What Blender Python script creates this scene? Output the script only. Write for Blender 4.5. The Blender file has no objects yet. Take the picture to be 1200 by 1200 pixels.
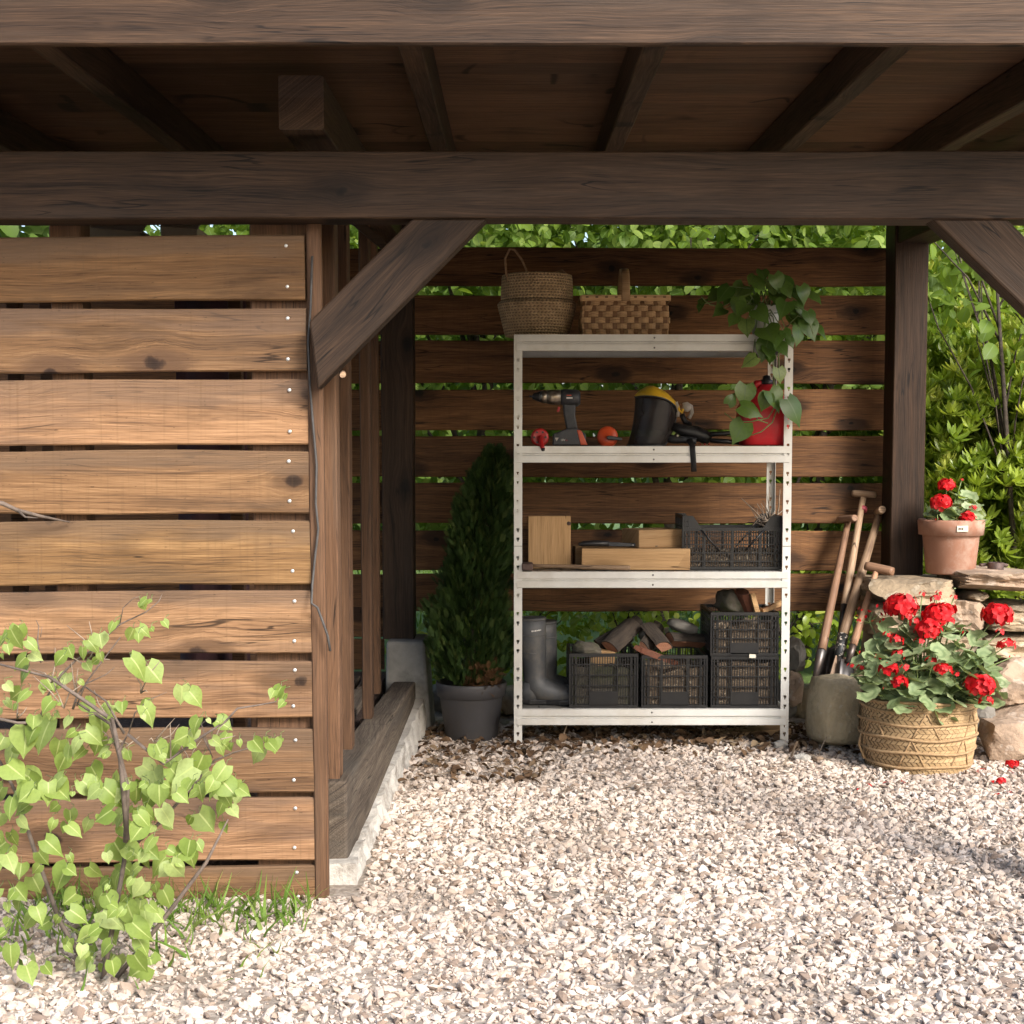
import bpy, bmesh, math, random
import numpy as np
from mathutils import Vector, Matrix, Euler, noise as mnoise

random.seed(11)
rng = np.random.default_rng(11)
R = math.radians
scene = bpy.context.scene
COL = scene.collection

# ------------------------------------------------------------------ camera
F, CX, HORIZ, PITCH = 1777.0, 600.0, 532.0, R(4.0)      # focal length and horizon row of the photograph (1200 px wide)
PY = HORIZ + F * math.tan(PITCH)
CAM = Vector((0, 0, 1.27))
cd = bpy.data.cameras.new('camera'); cam = bpy.data.objects.new('camera', cd); COL.objects.link(cam)
cam.location = CAM; cam.rotation_euler = (R(90) - PITCH, 0, 0)
cd.sensor_fit = 'HORIZONTAL'; cd.sensor_width = 36.0; cd.lens = 36.0 * F / 1200.0
cd.shift_y = (PY - 600.0) / 1200.0
cd.clip_start = 0.05; cd.clip_end = 400
scene.camera = cam

# ------------------------------------------------------------------ world, sun, exposure
SUN_EL, SUN_AZ = R(34), R(35)           # azimuth measured to the right of the camera's back
sun_dir = Vector((math.sin(SUN_AZ) * math.cos(SUN_EL), -math.cos(SUN_AZ) * math.cos(SUN_EL), math.sin(SUN_EL)))
world = bpy.data.worlds.new('World'); scene.world = world; world.use_nodes = True
wn = world.node_tree; wn.nodes.clear()
sky = wn.nodes.new('ShaderNodeTexSky'); sky.sky_type = 'NISHITA'; sky.sun_disc = False
sky.sun_elevation = SUN_EL; sky.sun_rotation = math.atan2(sun_dir.x, sun_dir.y)
sky.air_density = 1.0; sky.dust_density = 3.0; sky.ozone_density = 1.0
bg = wn.nodes.new('ShaderNodeBackground'); bg.inputs[1].default_value = 0.15
wo = wn.nodes.new('ShaderNodeOutputWorld')
wn.links.new(sky.outputs[0], bg.inputs[0]); wn.links.new(bg.outputs[0], wo.inputs[0])
sd = bpy.data.lights.new('sun', 'SUN'); sd.energy = 2.35; sd.angle = R(17.0); sd.color = (1.0, 0.98, 0.95)
so = bpy.data.objects.new('sun', sd); COL.objects.link(so)
so.rotation_euler = (-sun_dir).to_track_quat('-Z', 'Y').to_euler(); so.location = sun_dir * 30
vs = scene.view_settings
vs.view_transform = 'Standard'; vs.look = 'None'; vs.gamma = 1; vs.use_curve_mapping = False
vs.exposure = 1.05
scene.cycles.max_bounces = 5; scene.cycles.diffuse_bounces = 3; scene.cycles.glossy_bounces = 2; scene.cycles.transmission_bounces = 3; scene.cycles.transparent_max_bounces = 6
scene.cycles.use_adaptive_sampling = True; scene.cycles.adaptive_threshold = 0.02
scene.cycles.caustics_reflective = False; scene.cycles.caustics_refractive = False
scene.cycles.use_denoising = True

# ------------------------------------------------------------------ helpers
def at(px, py, Y):
    """point of the place seen at a photograph pixel, at depth Y"""
    d = Vector(((px - CX) / F, 0, 0)) + Vector((0, math.sin(PITCH), math.cos(PITCH))) * (-(py - PY) / F) + Vector((0, math.cos(PITCH), -math.sin(PITCH)))
    return CAM + d * (Y / d.y)
def ground_at(px, py, z=0.0):
    d = at(px, py, 1.0) - CAM
    return CAM + d * ((z - CAM.z) / d.z)
def U(a, b): return random.uniform(a, b)

class MB:
    """collects shapes; build() links them as one mesh object"""
    def __init__(s): s.v = []; s.f = []; s.sm = []
    def add(s, V, Fc, M=None, smooth=False):
        o = len(s.v)
        for p in V:
            p = Vector(p)
            s.v.append(M @ p if M is not None else p)
        for f in Fc: s.f.append(tuple(i + o for i in f)); s.sm.append(smooth)
        return s
    def box(s, c, d, rot=None, tz=1.0):
        x, y, z = d[0] / 2, d[1] / 2, d[2] / 2
        V = [(-x, -y, -z), (x, -y, -z), (x, y, -z), (-x, y, -z), (-x * tz, -y * tz, z), (x * tz, -y * tz, z), (x * tz, y * tz, z), (-x * tz, y * tz, z)]
        Fc = [(3, 2, 1, 0), (4, 5, 6, 7), (0, 1, 5, 4), (1, 2, 6, 5), (2, 3, 7, 6), (3, 0, 4, 7)]
        M = Matrix.Translation(c)
        if rot is not None: M = M @ Euler(rot).to_matrix().to_4x4()
        return s.add(V, Fc, M)
    def span(s, a, b): 
        return s.box([(a[i] + b[i]) / 2 for i in range(3)], [abs(b[i] - a[i]) for i in range(3)])
    def tube(s, pts, r, n=8, cap=True, smooth=True, flat=1.0, up=None):
        pts = [Vector(p) for p in pts]; m = len(pts)
        rs = list(r) if isinstance(r, (list, tuple)) else [r] * m
        V = []; Fc = []
        t0 = (pts[1] - pts[0]).normalized()
        nrm = Vector(up) if up is not None else t0.orthogonal().normalized()
        for i in range(m):
            t = (pts[min(i + 1, m - 1)] - pts[max(i - 1, 0)]).normalized()
            nrm = (nrm - t * nrm.dot(t))
            nrm = nrm.normalized() if nrm.length > 1e-6 else t.orthogonal().normalized()
            b = t.cross(nrm)
            for k in range(n):
                a = 2 * math.pi * k / n
                V.append(pts[i] + (nrm * math.cos(a) * flat + b * math.sin(a)) * rs[i])
        for i in range(m - 1):
            for k in range(n):
                k2 = (k + 1) % n
                Fc.append((i * n + k, i * n + k2, (i + 1) * n + k2, (i + 1) * n + k))
        s.add(V, Fc, None, smooth)
        if cap:
            o = len(s.v) - len(V)
            s.f.append(tuple(o + k for k in reversed(range(n)))); s.sm.append(False)
            s.f.append(tuple(o + (m - 1) * n + k for k in range(n))); s.sm.append(False)
        return s
    def lathe(s, prof, n=32, c=(0, 0, 0), M=None, smooth=True, jit=0.0):
        """profile of (radius, z); closed at the axis when a radius is 0"""
        V = []; Fc = []
        for (r, z) in prof:
            for k in range(n):
                a = 2 * math.pi * k / n
                rr = r * (1 + (jit * mnoise.noise((math.cos(a) * 2, math.sin(a) * 2, z * 9 + 3)) if jit else 0))
                V.append((c[0] + rr * math.cos(a), c[1] + rr * math.sin(a), c[2] + z))
        for i in range(len(prof) - 1):
            for k in range(n):
                k2 = (k + 1) % n
                Fc.append((i * n + k, i * n + k2, (i + 1) * n + k2, (i + 1) * n + k))
        Fc.append(tuple(reversed(range(n)))); 
        Fc.append(tuple((len(prof) - 1) * n + k for k in range(n)))
        return s.add(V, Fc, M, smooth)
    def prism(s, poly, h, M=None):
        """polygon in local XZ, extruded along +Y by h"""
        n = len(poly)
        V = [(p[0], 0, p[1]) for p in poly] + [(p[0], h, p[1]) for p in poly]
        Fc = [tuple(range(n)), tuple(reversed(range(n, 2 * n)))] + [(i, n + i, n + (i + 1) % n, (i + 1) % n) for i in range(n)]
        return s.add(V, Fc, M)
    def mesh(s, name):
        me = bpy.data.meshes.new(name)
        me.from_pydata([tuple(p) for p in s.v], [], s.f)
        me.polygons.foreach_set('use_smooth', s.sm)
        return me
    def build(s, name, m, parent=None, loc=None, rot=None, bevel=0.0, fix=True, sub=0):
        me = s.mesh(name)
        if fix:
            bm = bmesh.new(); bm.from_mesh(me); bmesh.ops.recalc_face_normals(bm, faces=bm.faces); bm.to_mesh(me); bm.free()
        return link(name, me, m, parent, loc, rot, bevel, sub)

def link(name, me, m=None, parent=None, loc=None, rot=None, bevel=0.0, sub=0):
    o = bpy.data.objects.new(name, me); COL.objects.link(o)
    if m is not None and not me.materials: me.materials.append(m)
    if parent is not None: o.parent = parent
    if loc is not None: o.location = loc
    if rot is not None: o.rotation_euler = rot
    if bevel:
        b = o.modifiers.new('bevel', 'BEVEL'); b.width = bevel; b.segments = 2; b.limit_method = 'ANGLE'; b.angle_limit = R(35)
    if sub:
        q = o.modifiers.new('subsurf', 'SUBSURF'); q.levels = sub; q.render_levels = sub
    return o
def tag(o, label=None, cat=None, group=None, kind=None):
    if label: o['label'] = label
    if cat: o['category'] = cat
    if group: o['group'] = group
    if kind: o['kind'] = kind
    return o
def thing(name, label, cat, loc=(0, 0, 0), rot=None, group=None):
    o = bpy.data.objects.new(name, None); COL.objects.link(o); o.location = loc
    o.empty_display_size = 0.1
    if rot is not None: o.rotation_euler = rot
    return tag(o, label, cat, group)

# ------------------------------------------------------------------ materials
class NT:
    def __init__(s, name):
        s.m = bpy.data.materials.new(name); s.m.use_nodes = True; s.t = s.m.node_tree; s.t.nodes.clear()
        s.out = s.t.nodes.new('ShaderNodeOutputMaterial')
    def n(s, typ, ins=None, out=0, **kw):
        nd = s.t.nodes.new('ShaderNode' + typ)
        for k, v in kw.items(): setattr(nd, k, v)
        for k, v in (ins or {}).items():
            if isinstance(v, bpy.types.NodeSocket): s.t.links.new(v, nd.inputs[k])
            else: nd.inputs[k].default_value = v
        return nd.outputs[out] if out is not None else nd
    def ma(s, op, a, b=0.0, c=0.0, clamp=False): return s.n('Math', {0: a, 1: b, 2: c}, operation=op, use_clamp=clamp)
    def vm(s, op, a, b): return s.n('VectorMath', {0: a, 1: b}, operation=op)
    def xyz(s, x, y, z): return s.n('CombineXYZ', {0: x, 1: y, 2: z})
    def noise(s, vec, scale=5, detail=3, rough=0.55, dist=0.0): return s.n('TexNoise', {'Vector': vec, 'Scale': scale, 'Detail': detail, 'Roughness': rough, 'Distortion': dist})
    def step(s, v, a, b): return s.n('MapRange', {0: v, 1: a, 2: b, 3: 0.0, 4: 1.0}, interpolation_type='SMOOTHSTEP')
    def mix(s, f, a, b, mode='MIX'):
        def c(v): return v if isinstance(v, bpy.types.NodeSocket) else (tuple(v) + (1,) if len(v) == 3 else v)
        nd = s.t.nodes.new('ShaderNodeMix'); nd.data_type = 'RGBA'; nd.blend_type = mode
        for k, v in ((0, f), (6, c(a)), (7, c(b))):
            if isinstance(v, bpy.types.NodeSocket): s.t.links.new(v, nd.inputs[k])
            else: nd.inputs[k].default_value = v
        return nd.outputs[2]
    def bump(s, h, strength=0.3, dist=0.002): return s.n('Bump', {'Height': h, 'Strength': strength, 'Distance': dist})
    def pbr(s, col, rough=0.6, metal=0.0, normal=None, **kw):
        ins = {'Base Color': col if isinstance(col, bpy.types.NodeSocket) else tuple(col) + (1,), 'Roughness': rough, 'Metallic': metal}
        if normal is not None: ins['Normal'] = normal
        ins.update(kw)
        return s.n('BsdfPrincipled', ins)
    def done(s, sh):
        s.t.links.new(sh, s.out.inputs[0]); return s.m

def wood(name, light, mid, dark, knotc, grey=0.25, greyc=(.16, .13, .105), blot=0.5, rough=0.65, knots=0.5, ksx=1.7, ksz=3.4, bump=0.35, spec=0.22, figure=0.6, saw=0.0, top=0.0):
    g = NT(name)
    co = g.n('TexCoord', out=3); rnd = g.n('ObjectInfo', out=5)
    off = g.xyz(g.ma('MULTIPLY', rnd, 37.1), g.ma('MULTIPLY', rnd, 11.3), g.ma('MULTIPLY', rnd, 53.7))
    p = g.vm('ADD', co, off)
    sp = g.n('SeparateXYZ', {0: p}, out=None); x, y, z = sp.outputs
    kv = g.xyz(g.ma('MULTIPLY', x, ksx), g.ma('MULTIPLY', z, ksz), 0.0)
    vo = g.n('TexVoronoi', {'Vector': kv, 'Scale': 1.0, 'Randomness': 0.85}, out=None, voronoi_dimensions='2D')
    pos = vo.outputs['Position']; ccol = vo.outputs['Color']
    pp = g.n('SeparateXYZ', {0: pos}, out=None)
    dx = g.ma('DIVIDE', g.ma('SUBTRACT', g.ma('MULTIPLY', x, ksx), pp.outputs[0]), ksx)
    dz = g.ma('DIVIDE', g.ma('SUBTRACT', g.ma('MULTIPLY', z, ksz), pp.outputs[1]), ksz)
    wob = g.noise(p, 26, 3)
    d2 = g.ma('ADD', g.ma('MULTIPLY', g.ma('MULTIPLY', dx, dx), 0.45), g.ma('MULTIPLY', dz, dz))
    d = g.ma('ADD', g.ma('SQRT', d2), g.ma('MULTIPLY', g.ma('SUBTRACT', wob, 0.5), 0.030))
    cs = g.n('SeparateColor', {0: ccol}, out=None)
    keep = g.ma('LESS_THAN', cs.outputs[0], knots)
    ksize = g.ma('MULTIPLY_ADD', cs.outputs[1], 0.9, 0.45)
    dn = g.ma('DIVIDE', d, ksize)
    near = g.ma('MULTIPLY', g.ma('EXPONENT', g.ma('MULTIPLY', g.ma('MULTIPLY', dn, dn), -330.0)), keep)
    low = g.noise(g.xyz(g.ma('MULTIPLY', x, 1.3), y, g.ma('MULTIPLY', z, 5.0)), 1.0, 2)
    zz = g.ma('ADD', g.ma('SUBTRACT', z, g.ma('MULTIPLY', g.ma('MULTIPLY', dz, near), 0.93)), g.ma('MULTIPLY', low, 0.075))
    zy = g.ma('ADD', zz, g.ma('MULTIPLY', y, 0.7))
    broad = g.noise(g.xyz(g.ma('MULTIPLY', x, 0.9), 0.0, g.ma('MULTIPLY', zy, 26.0)), 1.0, 3, 0.6)
    grain = g.noise(g.xyz(g.ma('MULTIPLY', x, 3.4), 3.0, g.ma('MULTIPLY', zy, 170.0)), 1.0, 3, 0.7)
    fine = g.noise(g.xyz(g.ma('MULTIPLY', x, 12.0), 7.0, g.ma('MULTIPLY', zy, 400.0)), 1.0, 2, 0.6)
    t = g.ma('ADD', g.ma('ADD', g.ma('MULTIPLY', broad, 0.48), g.ma('MULTIPLY', grain, 0.55)), g.ma('MULTIPLY', fine, 0.38))
    t = g.step(t, 0.46, 0.94)
    c = g.mix(g.step(t, 0.0, 0.5), dark, mid); c = g.mix(g.step(t, 0.45, 1.0), c, light)
    # stain and weather in patches drawn out along the board
    st = g.noise(g.xyz(g.ma('MULTIPLY', x, 2.4), 0.0, g.ma('MULTIPLY', z, 9.0)), 1.0, 4, 0.6)
    c = g.mix(g.ma('MULTIPLY', g.step(st, 0.52, 0.72), blot), c, [q * 0.42 for q in mid])
    we = g.noise(g.xyz(g.ma('MULTIPLY', x, 1.1), 9.0, g.ma('MULTIPLY', z, 13.0)), 1.0, 5, 0.62)
    c = g.mix(g.ma('MULTIPLY', g.step(we, 0.48, 0.66), grey), c, greyc)
    # per board tone
    tone = g.ma('MULTIPLY_ADD', g.ma('FRACT', g.ma('MULTIPLY', rnd, 7.77)), 0.56, 0.70)
    c = g.mix(1.0, c, g.n('CombineColor', {0: tone, 1: tone, 2: tone}), 'MULTIPLY')
    c = g.mix(1.0, c, g.n('ObjectInfo', out=1), 'MULTIPLY')
    fl = g.ma('SQRT', g.ma('ADD', g.ma('MULTIPLY', g.ma('MULTIPLY', dx, dx), 0.22), g.ma('MULTIPLY', dz, dz)))
    fl = g.ma('ADD', fl, g.ma('MULTIPLY', g.ma('SUBTRACT', st, 0.5), 0.16))
    halo = g.ma('MULTIPLY', g.step(fl, 0.058, 0.02), keep)
    c = g.mix(g.ma('MULTIPLY', halo, figure), c, [q * 1.1 for q in dark])
    km = g.ma('MULTIPLY', g.ma('MULTIPLY', g.step(dn, 0.022, 0.013), keep), 0.95)
    ring = g.step(dn, 0.0, 0.022)
    c = g.mix(km, c, g.mix(ring, knotc, [q * 1.9 for q in knotc]))
    zl_ = g.ma('ADD', z, g.ma('MULTIPLY', low, 0.075))
    ck = g.noise(g.xyz(g.ma('MULTIPLY', x, 1.6), y, g.ma('MULTIPLY', zl_, 30.0)), 1.0, 2, 0.45)
    cm = g.noise(g.xyz(g.ma('MULTIPLY', x, 3.0), 1.0, g.ma('MULTIPLY', z, 6.0)), 1.0, 2)
    ckl = g.ma('MULTIPLY', g.step(g.ma('ABSOLUTE', g.ma('SUBTRACT', ck, 0.5)), 0.014, 0.003), g.step(cm, 0.52, 0.62))
    c = g.mix(g.ma('MULTIPLY', ckl, 0.85), c, [q * 0.22 for q in dark])
    if top:
        ed = g.ma('ADD', g.n('SeparateXYZ', {0: co}, out=2), g.ma('MULTIPLY', g.ma('SUBTRACT', g.noise(g.xyz(g.ma('MULTIPLY', x, 1.7), 0.0, g.ma('MULTIPLY', z, 14.0)), 1.0, 4, 0.6), 0.5), 0.22))
        c = g.mix(g.ma('MULTIPLY', g.step(ed, 0.012, 0.06), top), c, greyc)
        hu = g.ma('FRACT', g.ma('MULTIPLY', rnd, 3.91))
        c = g.mix(g.ma('MULTIPLY', hu, 0.6), c, g.mix(1.0, c, (1.0, 1.0, 1.35), 'MULTIPLY'))
    if saw:
        sw = g.noise(g.xyz(g.ma('MULTIPLY', x, 90.0), 0.0, g.ma('MULTIPLY', z, 2.5)), 1.0, 2, 0.5)
        c = g.mix(g.ma('MULTIPLY', g.step(sw, 0.5, 0.8), saw), c, [q * 0.45 for q in mid])
        sk = g.noise(g.xyz(g.ma('MULTIPLY', x, 45.0), 2.0, g.ma('MULTIPLY', z, 150.0)), 1.0, 2, 0.5)
        c = g.mix(g.ma('MULTIPLY', g.step(sk, 0.66, 0.74), saw * 1.6), c, [q * 0.35 for q in dark])
    crack = g.ma('MULTIPLY', g.step(grain, 0.31, 0.24), 0.75)
    c = g.mix(crack, c, [q * 0.3 for q in dark])
    hgt = g.n('TexNoise', {'Vector': g.vm('MULTIPLY', co, (3.0, 160.0, 160.0)), 'Scale': 1.0, 'Detail': 2.0, 'Roughness': 0.7})
    rgh = g.ma('MULTIPLY_ADD', grain, -0.2, rough + 0.1)
    return g.done(g.pbr(c, rgh, normal=g.bump(hgt, bump, 0.004), **{'Specular IOR Level': spec}))

def plain(name, c1, c2=None, rough=0.5, metal=0.0, scale=12, bump=0.0, bscale=None, bdist=0.002, rvar=0.1, speck=None, dirt=None, vec=3, stretch=None, **kw):
    """colour wandering between c1 and c2, optional specks and dirt, fine relief"""
    g = NT(name)
    co = g.n('TexCoord', out=vec); rnd = g.n('ObjectInfo', out=5)
    p = g.vm('ADD', co, g.xyz(g.ma('MULTIPLY', rnd, 31.0), g.ma('MULTIPLY', rnd, 17.0), g.ma('MULTIPLY', rnd, 7.0)))
    if stretch: p = g.vm('MULTIPLY', p, stretch)
    n1 = g.noise(p, scale, 5, 0.6)
    c2 = c2 or [q * 0.75 for q in c1]
    c = g.mix(g.step(n1, 0.3, 0.7), c1, c2)
    if speck:
        n2 = g.noise(p, speck[1], 2, 0.5)
        c = g.mix(g.ma('MULTIPLY', g.step(n2, speck[2], speck[2] + 0.06), speck[3] if len(speck) > 3 else 0.8), c, speck[0])
    if dirt:
        n3 = g.noise(p, dirt[1], 6, 0.7)
        c = g.mix(g.ma('MULTIPLY', g.step(n3, 0.46, 0.68), dirt[2]), c, dirt[0])
    nb = g.noise(p, bscale or scale * 3, 5, 0.65)
    r = g.ma('MULTIPLY_ADD', nb, rvar, rough - rvar / 2)
    return g.done(g.pbr(c, r, metal, normal=g.bump(nb, bump, bdist) if bump else None, **kw))

def leafmat(name, c1, c2, c3=None, trans=0.35, rough=0.45, vein=None, zone=None, spec=0.5):
    """leaf: tone per leaf, paler midrib, light passing through the blade"""
    g = NT(name)
    a = g.n('Attribute', out=2, attribute_name='tint'); e = g.n('Attribute', out=2, attribute_name='edge')
    rnd = g.n('ObjectInfo', out=5)
    t = g.ma('FRACT', g.ma('ADD', a, rnd))
    c = g.mix(t, c1, c2)
    if c3: c = g.mix(g.step(g.ma('FRACT', g.ma('MULTIPLY', t, 5.3)), 0.72, 0.95), c, c3)
    co = g.n('TexCoord', out=3)
    n1 = g.noise(co, 7, 3)
    c = g.mix(g.ma('MULTIPLY', g.step(n1, 0.4, 0.75), 0.3), c, [q * 0.65 for q in c1])
    if zone: c = g.mix(g.ma('MULTIPLY', g.ma('MULTIPLY', g.step(e, 0.35, 0.5), g.step(e, 0.75, 0.6)), 0.6), c, zone)
    if vein: c = g.mix(g.step(e, 0.10, 0.03), c, vein)
    sh = g.pbr(c, rough, **{'Specular IOR Level': spec})
    tr = g.n('BsdfTranslucent', {'Color': g.mix(1.0, c, (1.25, 1.2, 0.7), 'MULTIPLY')})
    return g.done(g.n('MixShader', {0: trans, 1: sh, 2: tr}))

M = {}
M['wall'] = wood('wall_board_wood', (.405, .245, .122), (.262, .150, .071), (.090, .049, .024), (.018, .010, .006), grey=.55, greyc=(.135, .088, .055), blot=.75, knots=.62, ksx=2.0, saw=.32, figure=.85, top=.6, bump=.7)
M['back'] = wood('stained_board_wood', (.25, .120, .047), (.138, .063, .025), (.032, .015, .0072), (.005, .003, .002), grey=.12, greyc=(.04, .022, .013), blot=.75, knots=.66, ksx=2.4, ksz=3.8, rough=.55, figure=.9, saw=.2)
M['frame'] = wood('dark_frame_wood', (.076, .043, .024), (.040, .023, .0135), (.012, .007, .0045), (.006, .004, .003), grey=.3, greyc=(.052, .037, .027), blot=.5, knots=.35, rough=.6)
M['stud'] = wood('stud_wood', (.155, .083, .045), (.105, .056, .031), (.045, .025, .015), (.02, .012, .008), grey=.35, greyc=(.09, .064, .046), blot=.4, knots=.3)
M['sill'] = wood('weathered_sill_wood', (.22, .18, .135), (.13, .10, .075), (.045, .035, .028), (.03, .02, .015), grey=.6, greyc=(.10, .088, .075), blot=.8, knots=.2, rough=.8, bump=.7)
M['pine'] = wood('pine_wood', (.50, .315, .155), (.41, .25, .118), (.24, .135, .06), (.12, .055, .025), grey=.1, greyc=(.4, .3, .2), blot=.15, knots=.3, ksx=5, ksz=8)
M['endgrain'] = plain('sawn_end_wood', (.66, .46, .28), (.52, .34, .19), .75, scale=30, bump=.3, bscale=220, stretch=(1, 1, 4))
M['handle'] = wood('ash_handle_wood', (.45, .31, .20), (.36, .24, .15), (.21, .13, .085), (.1, .06, .04), grey=.25, greyc=(.25, .2, .15), blot=.3, knots=.0, rough=.5)
M['handle2'] = wood('worn_handle_wood', (.40, .235, .145), (.30, .17, .105), (.17, .095, .06), (.1, .06, .04), grey=.3, greyc=(.24, .19, .15), blot=.35, knots=.0, rough=.5)
M['bark'] = plain('bark', (.075, .055, .04), (.03, .023, .018), .9, scale=30, bump=1.0, bscale=60, bdist=.006, stretch=(.25, 1, 1))
M['splitwood'] = wood('split_log_wood', (.40, .20, .12), (.30, .14, .085), (.16, .075, .045), (.06, .03, .02), grey=.1, blot=.4, knots=.1, bump=.8)
M['twig'] = plain('twig_bark', (.17, .13, .105), (.085, .065, .052), .8, scale=40, bump=.5, bscale=150)
M['twigpale'] = plain('dry_twig', (.34, .27, .20), (.19, .14, .10), .8, scale=40, bump=.4)
M['steel'] = plain('galvanised_steel', (.66, .65, .615), (.58, .57, .54), .32, .2, scale=9, bump=.05, bscale=300, rvar=.16, dirt=((.46, .41, .33), 5, .35))
M['bolt'] = plain('steel_rivet', (.22, .21, .2), (.12, .11, .10), .4, .8)
M['deck'] = plain('deck_steel', (.30, .29, .27), (.20, .19, .175), .5, .5, scale=15, dirt=((.10, .08, .06), 9, .6))
M['nail'] = plain('nail_head', (.80, .80, .78), (.6, .6, .58), .35, .6)
M['crate'] = plain('black_crate_plastic', (.0065, .0065, .0075), (.004, .004, .005), .36, scale=25, bump=.08, dirt=((.04, .034, .026), 14, .15))
M['rubber'] = plain('dusty_rubber', (.085, .088, .092), (.048, .050, .054), .55, scale=7, bump=.1, dirt=((.17, .145, .11), 9, .35))
M['black'] = plain('black_plastic', (.018, .018, .020), (.011, .011, .012), .4, scale=30, bump=.1, dirt=((.07, .06, .05), 20, .3))
M['tooldark'] = plain('charcoal_tool_plastic', (.042, .045, .052), (.025, .027, .032), .5, scale=30, bump=.15, dirt=((.11, .095, .075), 20, .3))
M['chuck'] = plain('tool_metal', (.42, .36, .28), (.2, .16, .12), .35, .85, scale=30)
M['redp'] = plain('red_plastic', (.52, .020, .018), (.40, .014, .013), .38, scale=10, bump=.06, dirt=((.18, .05, .04), 12, .35))
M['can'] = plain('red_can_plastic', (.60, .022, .030), (.50, .016, .022), .34, scale=6, bump=.05, dirt=((.33, .06, .06), 9, .3))
M['orange'] = plain('orange_plastic', (.62, .085, .022), (.48, .055, .016), .42, scale=10, dirt=((.2, .05, .03), 12, .3))
M['yellow'] = plain('yellow_plastic', (.80, .50, .03), (.70, .41, .025), .4, scale=10, dirt=((.25, .14, .03), 12, .35))
M['palegrey'] = plain('pale_grey_plastic', (.52, .47, .41), (.38, .34, .3), .5, scale=30, dirt=((.2, .16, .12), 20, .4))
g = NT('visor_mesh')
M['visor'] = g.done(g.n('MixShader', {0: .62, 1: g.n('BsdfTransparent', {'Color': (.55, .5, .48, 1)}), 2: g.pbr(g.mix(g.step(g.noise(g.n('TexCoord', out=3), 14, 4), .45, .75), (.03, .028, .028), (.075, .065, .06)), .38)}))
M['white'] = plain('white_print', (.75, .73, .70), (.68, .66, .62), .5)
M['cream'] = plain('cream_label', (.62, .58, .47), (.5, .46, .36), .5, scale=40)
M['plant_pot'] = plain('charcoal_pot_plastic', (.060, .058, .062), (.046, .045, .048), .55, scale=8, bump=.04, dirt=((.12, .10, .085), 8, .25))
M['terracotta'] = plain('terracotta', (.37, .185, .12), (.30, .145, .092), .85, scale=8, bump=.2, bscale=140, dirt=((.46, .35, .28), 7, .65))
M['brick'] = plain('broken_clay', (.21, .075, .040), (.14, .050, .028), .9, scale=18, bump=.6, bscale=70, dirt=((.10, .06, .045), 10, .5))
M['potwhite'] = plain('white_ceramic', (.68, .67, .62), (.6, .58, .54), .35)
M['seagrass'] = None
M['splint'] = wood('splint_wood', (.66, .43, .23), (.54, .335, .17), (.34, .20, .10), (.1, .05, .03), grey=.1, blot=.3, knots=0, bump=.2)
M['splintdark'] = wood('dark_splint_wood', (.26, .145, .07), (.19, .10, .05), (.11, .06, .03), (.1, .05, .03), grey=.1, blot=.3, knots=0, bump=.2)
M['rope'] = plain('twisted_rope', (.36, .22, .12), (.22, .13, .07), .9, scale=90, bump=.8, bscale=240)
M['plaitgap'] = plain('plait_gap', (.20, .13, .065), (.13, .085, .042), .9)
M['plait'] = plain('plaited_palm', (.52, .36, .19), (.40, .265, .13), .85, scale=35, bump=.3, bscale=160, dirt=((.24, .15, .08), 12, .45))
M['cord'] = plain('basket_cord', (.40, .265, .14), (.28, .18, .09), .9, scale=80, bump=.8, bscale=260)
M['concrete'] = plain('old_concrete', (.30, .285, .255), (.20, .19, .17), .9, scale=10, bump=.6, bscale=60, dirt=((.09, .085, .07), 6, .6))
M['lime'] = plain('pale_footing', (.56, .53, .48), (.42, .39, .345), .9, scale=10, bump=.9, bscale=50, bdist=.01, dirt=((.17, .14, .11), 7, .7))
M['stone'] = plain('sandstone', (.40, .305, .20), (.27, .205, .135), .88, scale=5, bump=.9, bscale=22, bdist=.012, dirt=((.13, .105, .07), 5, .75), speck=((.55, .47, .36), 18, .60, .5))
M['stone2'] = plain('pink_sandstone', (.42, .305, .215), (.30, .215, .15), .88, scale=5, bump=.9, bscale=22, bdist=.012, dirt=((.15, .11, .08), 5, .7), speck=((.57, .48, .40), 18, .60, .5))
M['boulder'] = plain('round_boulder', (.52, .425, .275), (.39, .315, .195), .95, scale=9, bump=1.0, bscale=26, bdist=.016, dirt=((.16, .14, .085), 4, .75), speck=((.5, .45, .35), 30, .62, .4))
M['mossrock'] = plain('mossy_stone', (.14, .12, .095), (.09, .08, .06), .95, scale=10, bump=.9, bscale=60, bdist=.006, dirt=((.07, .085, .025), 9, .7))
M['greyrock'] = plain('grey_stone', (.23, .21, .18), (.15, .135, .115), .9, scale=10, bump=.7, bscale=50, dirt=((.1, .09, .07), 7, .5))
M['iron'] = plain('rusty_cast_iron', (.12, .075, .06), (.06, .04, .035), .6, .4, scale=30, bump=.4, bscale=90)
M['blade'] = plain('worn_blade_steel', (.155, .145, .14), (.085, .08, .078), .45, .75, scale=12, bump=.2, dirt=((.14, .075, .045), 9, .6))
M['bladetan'] = plain('earthy_blade_steel', (.42, .29, .20), (.30, .2, .135), .7, .2, scale=10, bump=.3, dirt=((.55, .42, .3), 8, .4))
M['tape'] = plain('pinkish_tape', (.45, .07, .10), (.34, .05, .07), .5)
M['grip'] = plain('black_patterned_grip', (.012, .012, .012), (.02, .02, .02), .5, speck=((.45, .4, .34), 70, .56, .9))
M['cable'] = plain('grey_cable', (.075, .07, .066), (.04, .037, .035), .6, scale=30)
M['soil'] = plain('potting_soil', (.05, .036, .026), (.025, .018, .013), .95, scale=40, bump=1.0, bscale=120, bdist=.006)
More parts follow.
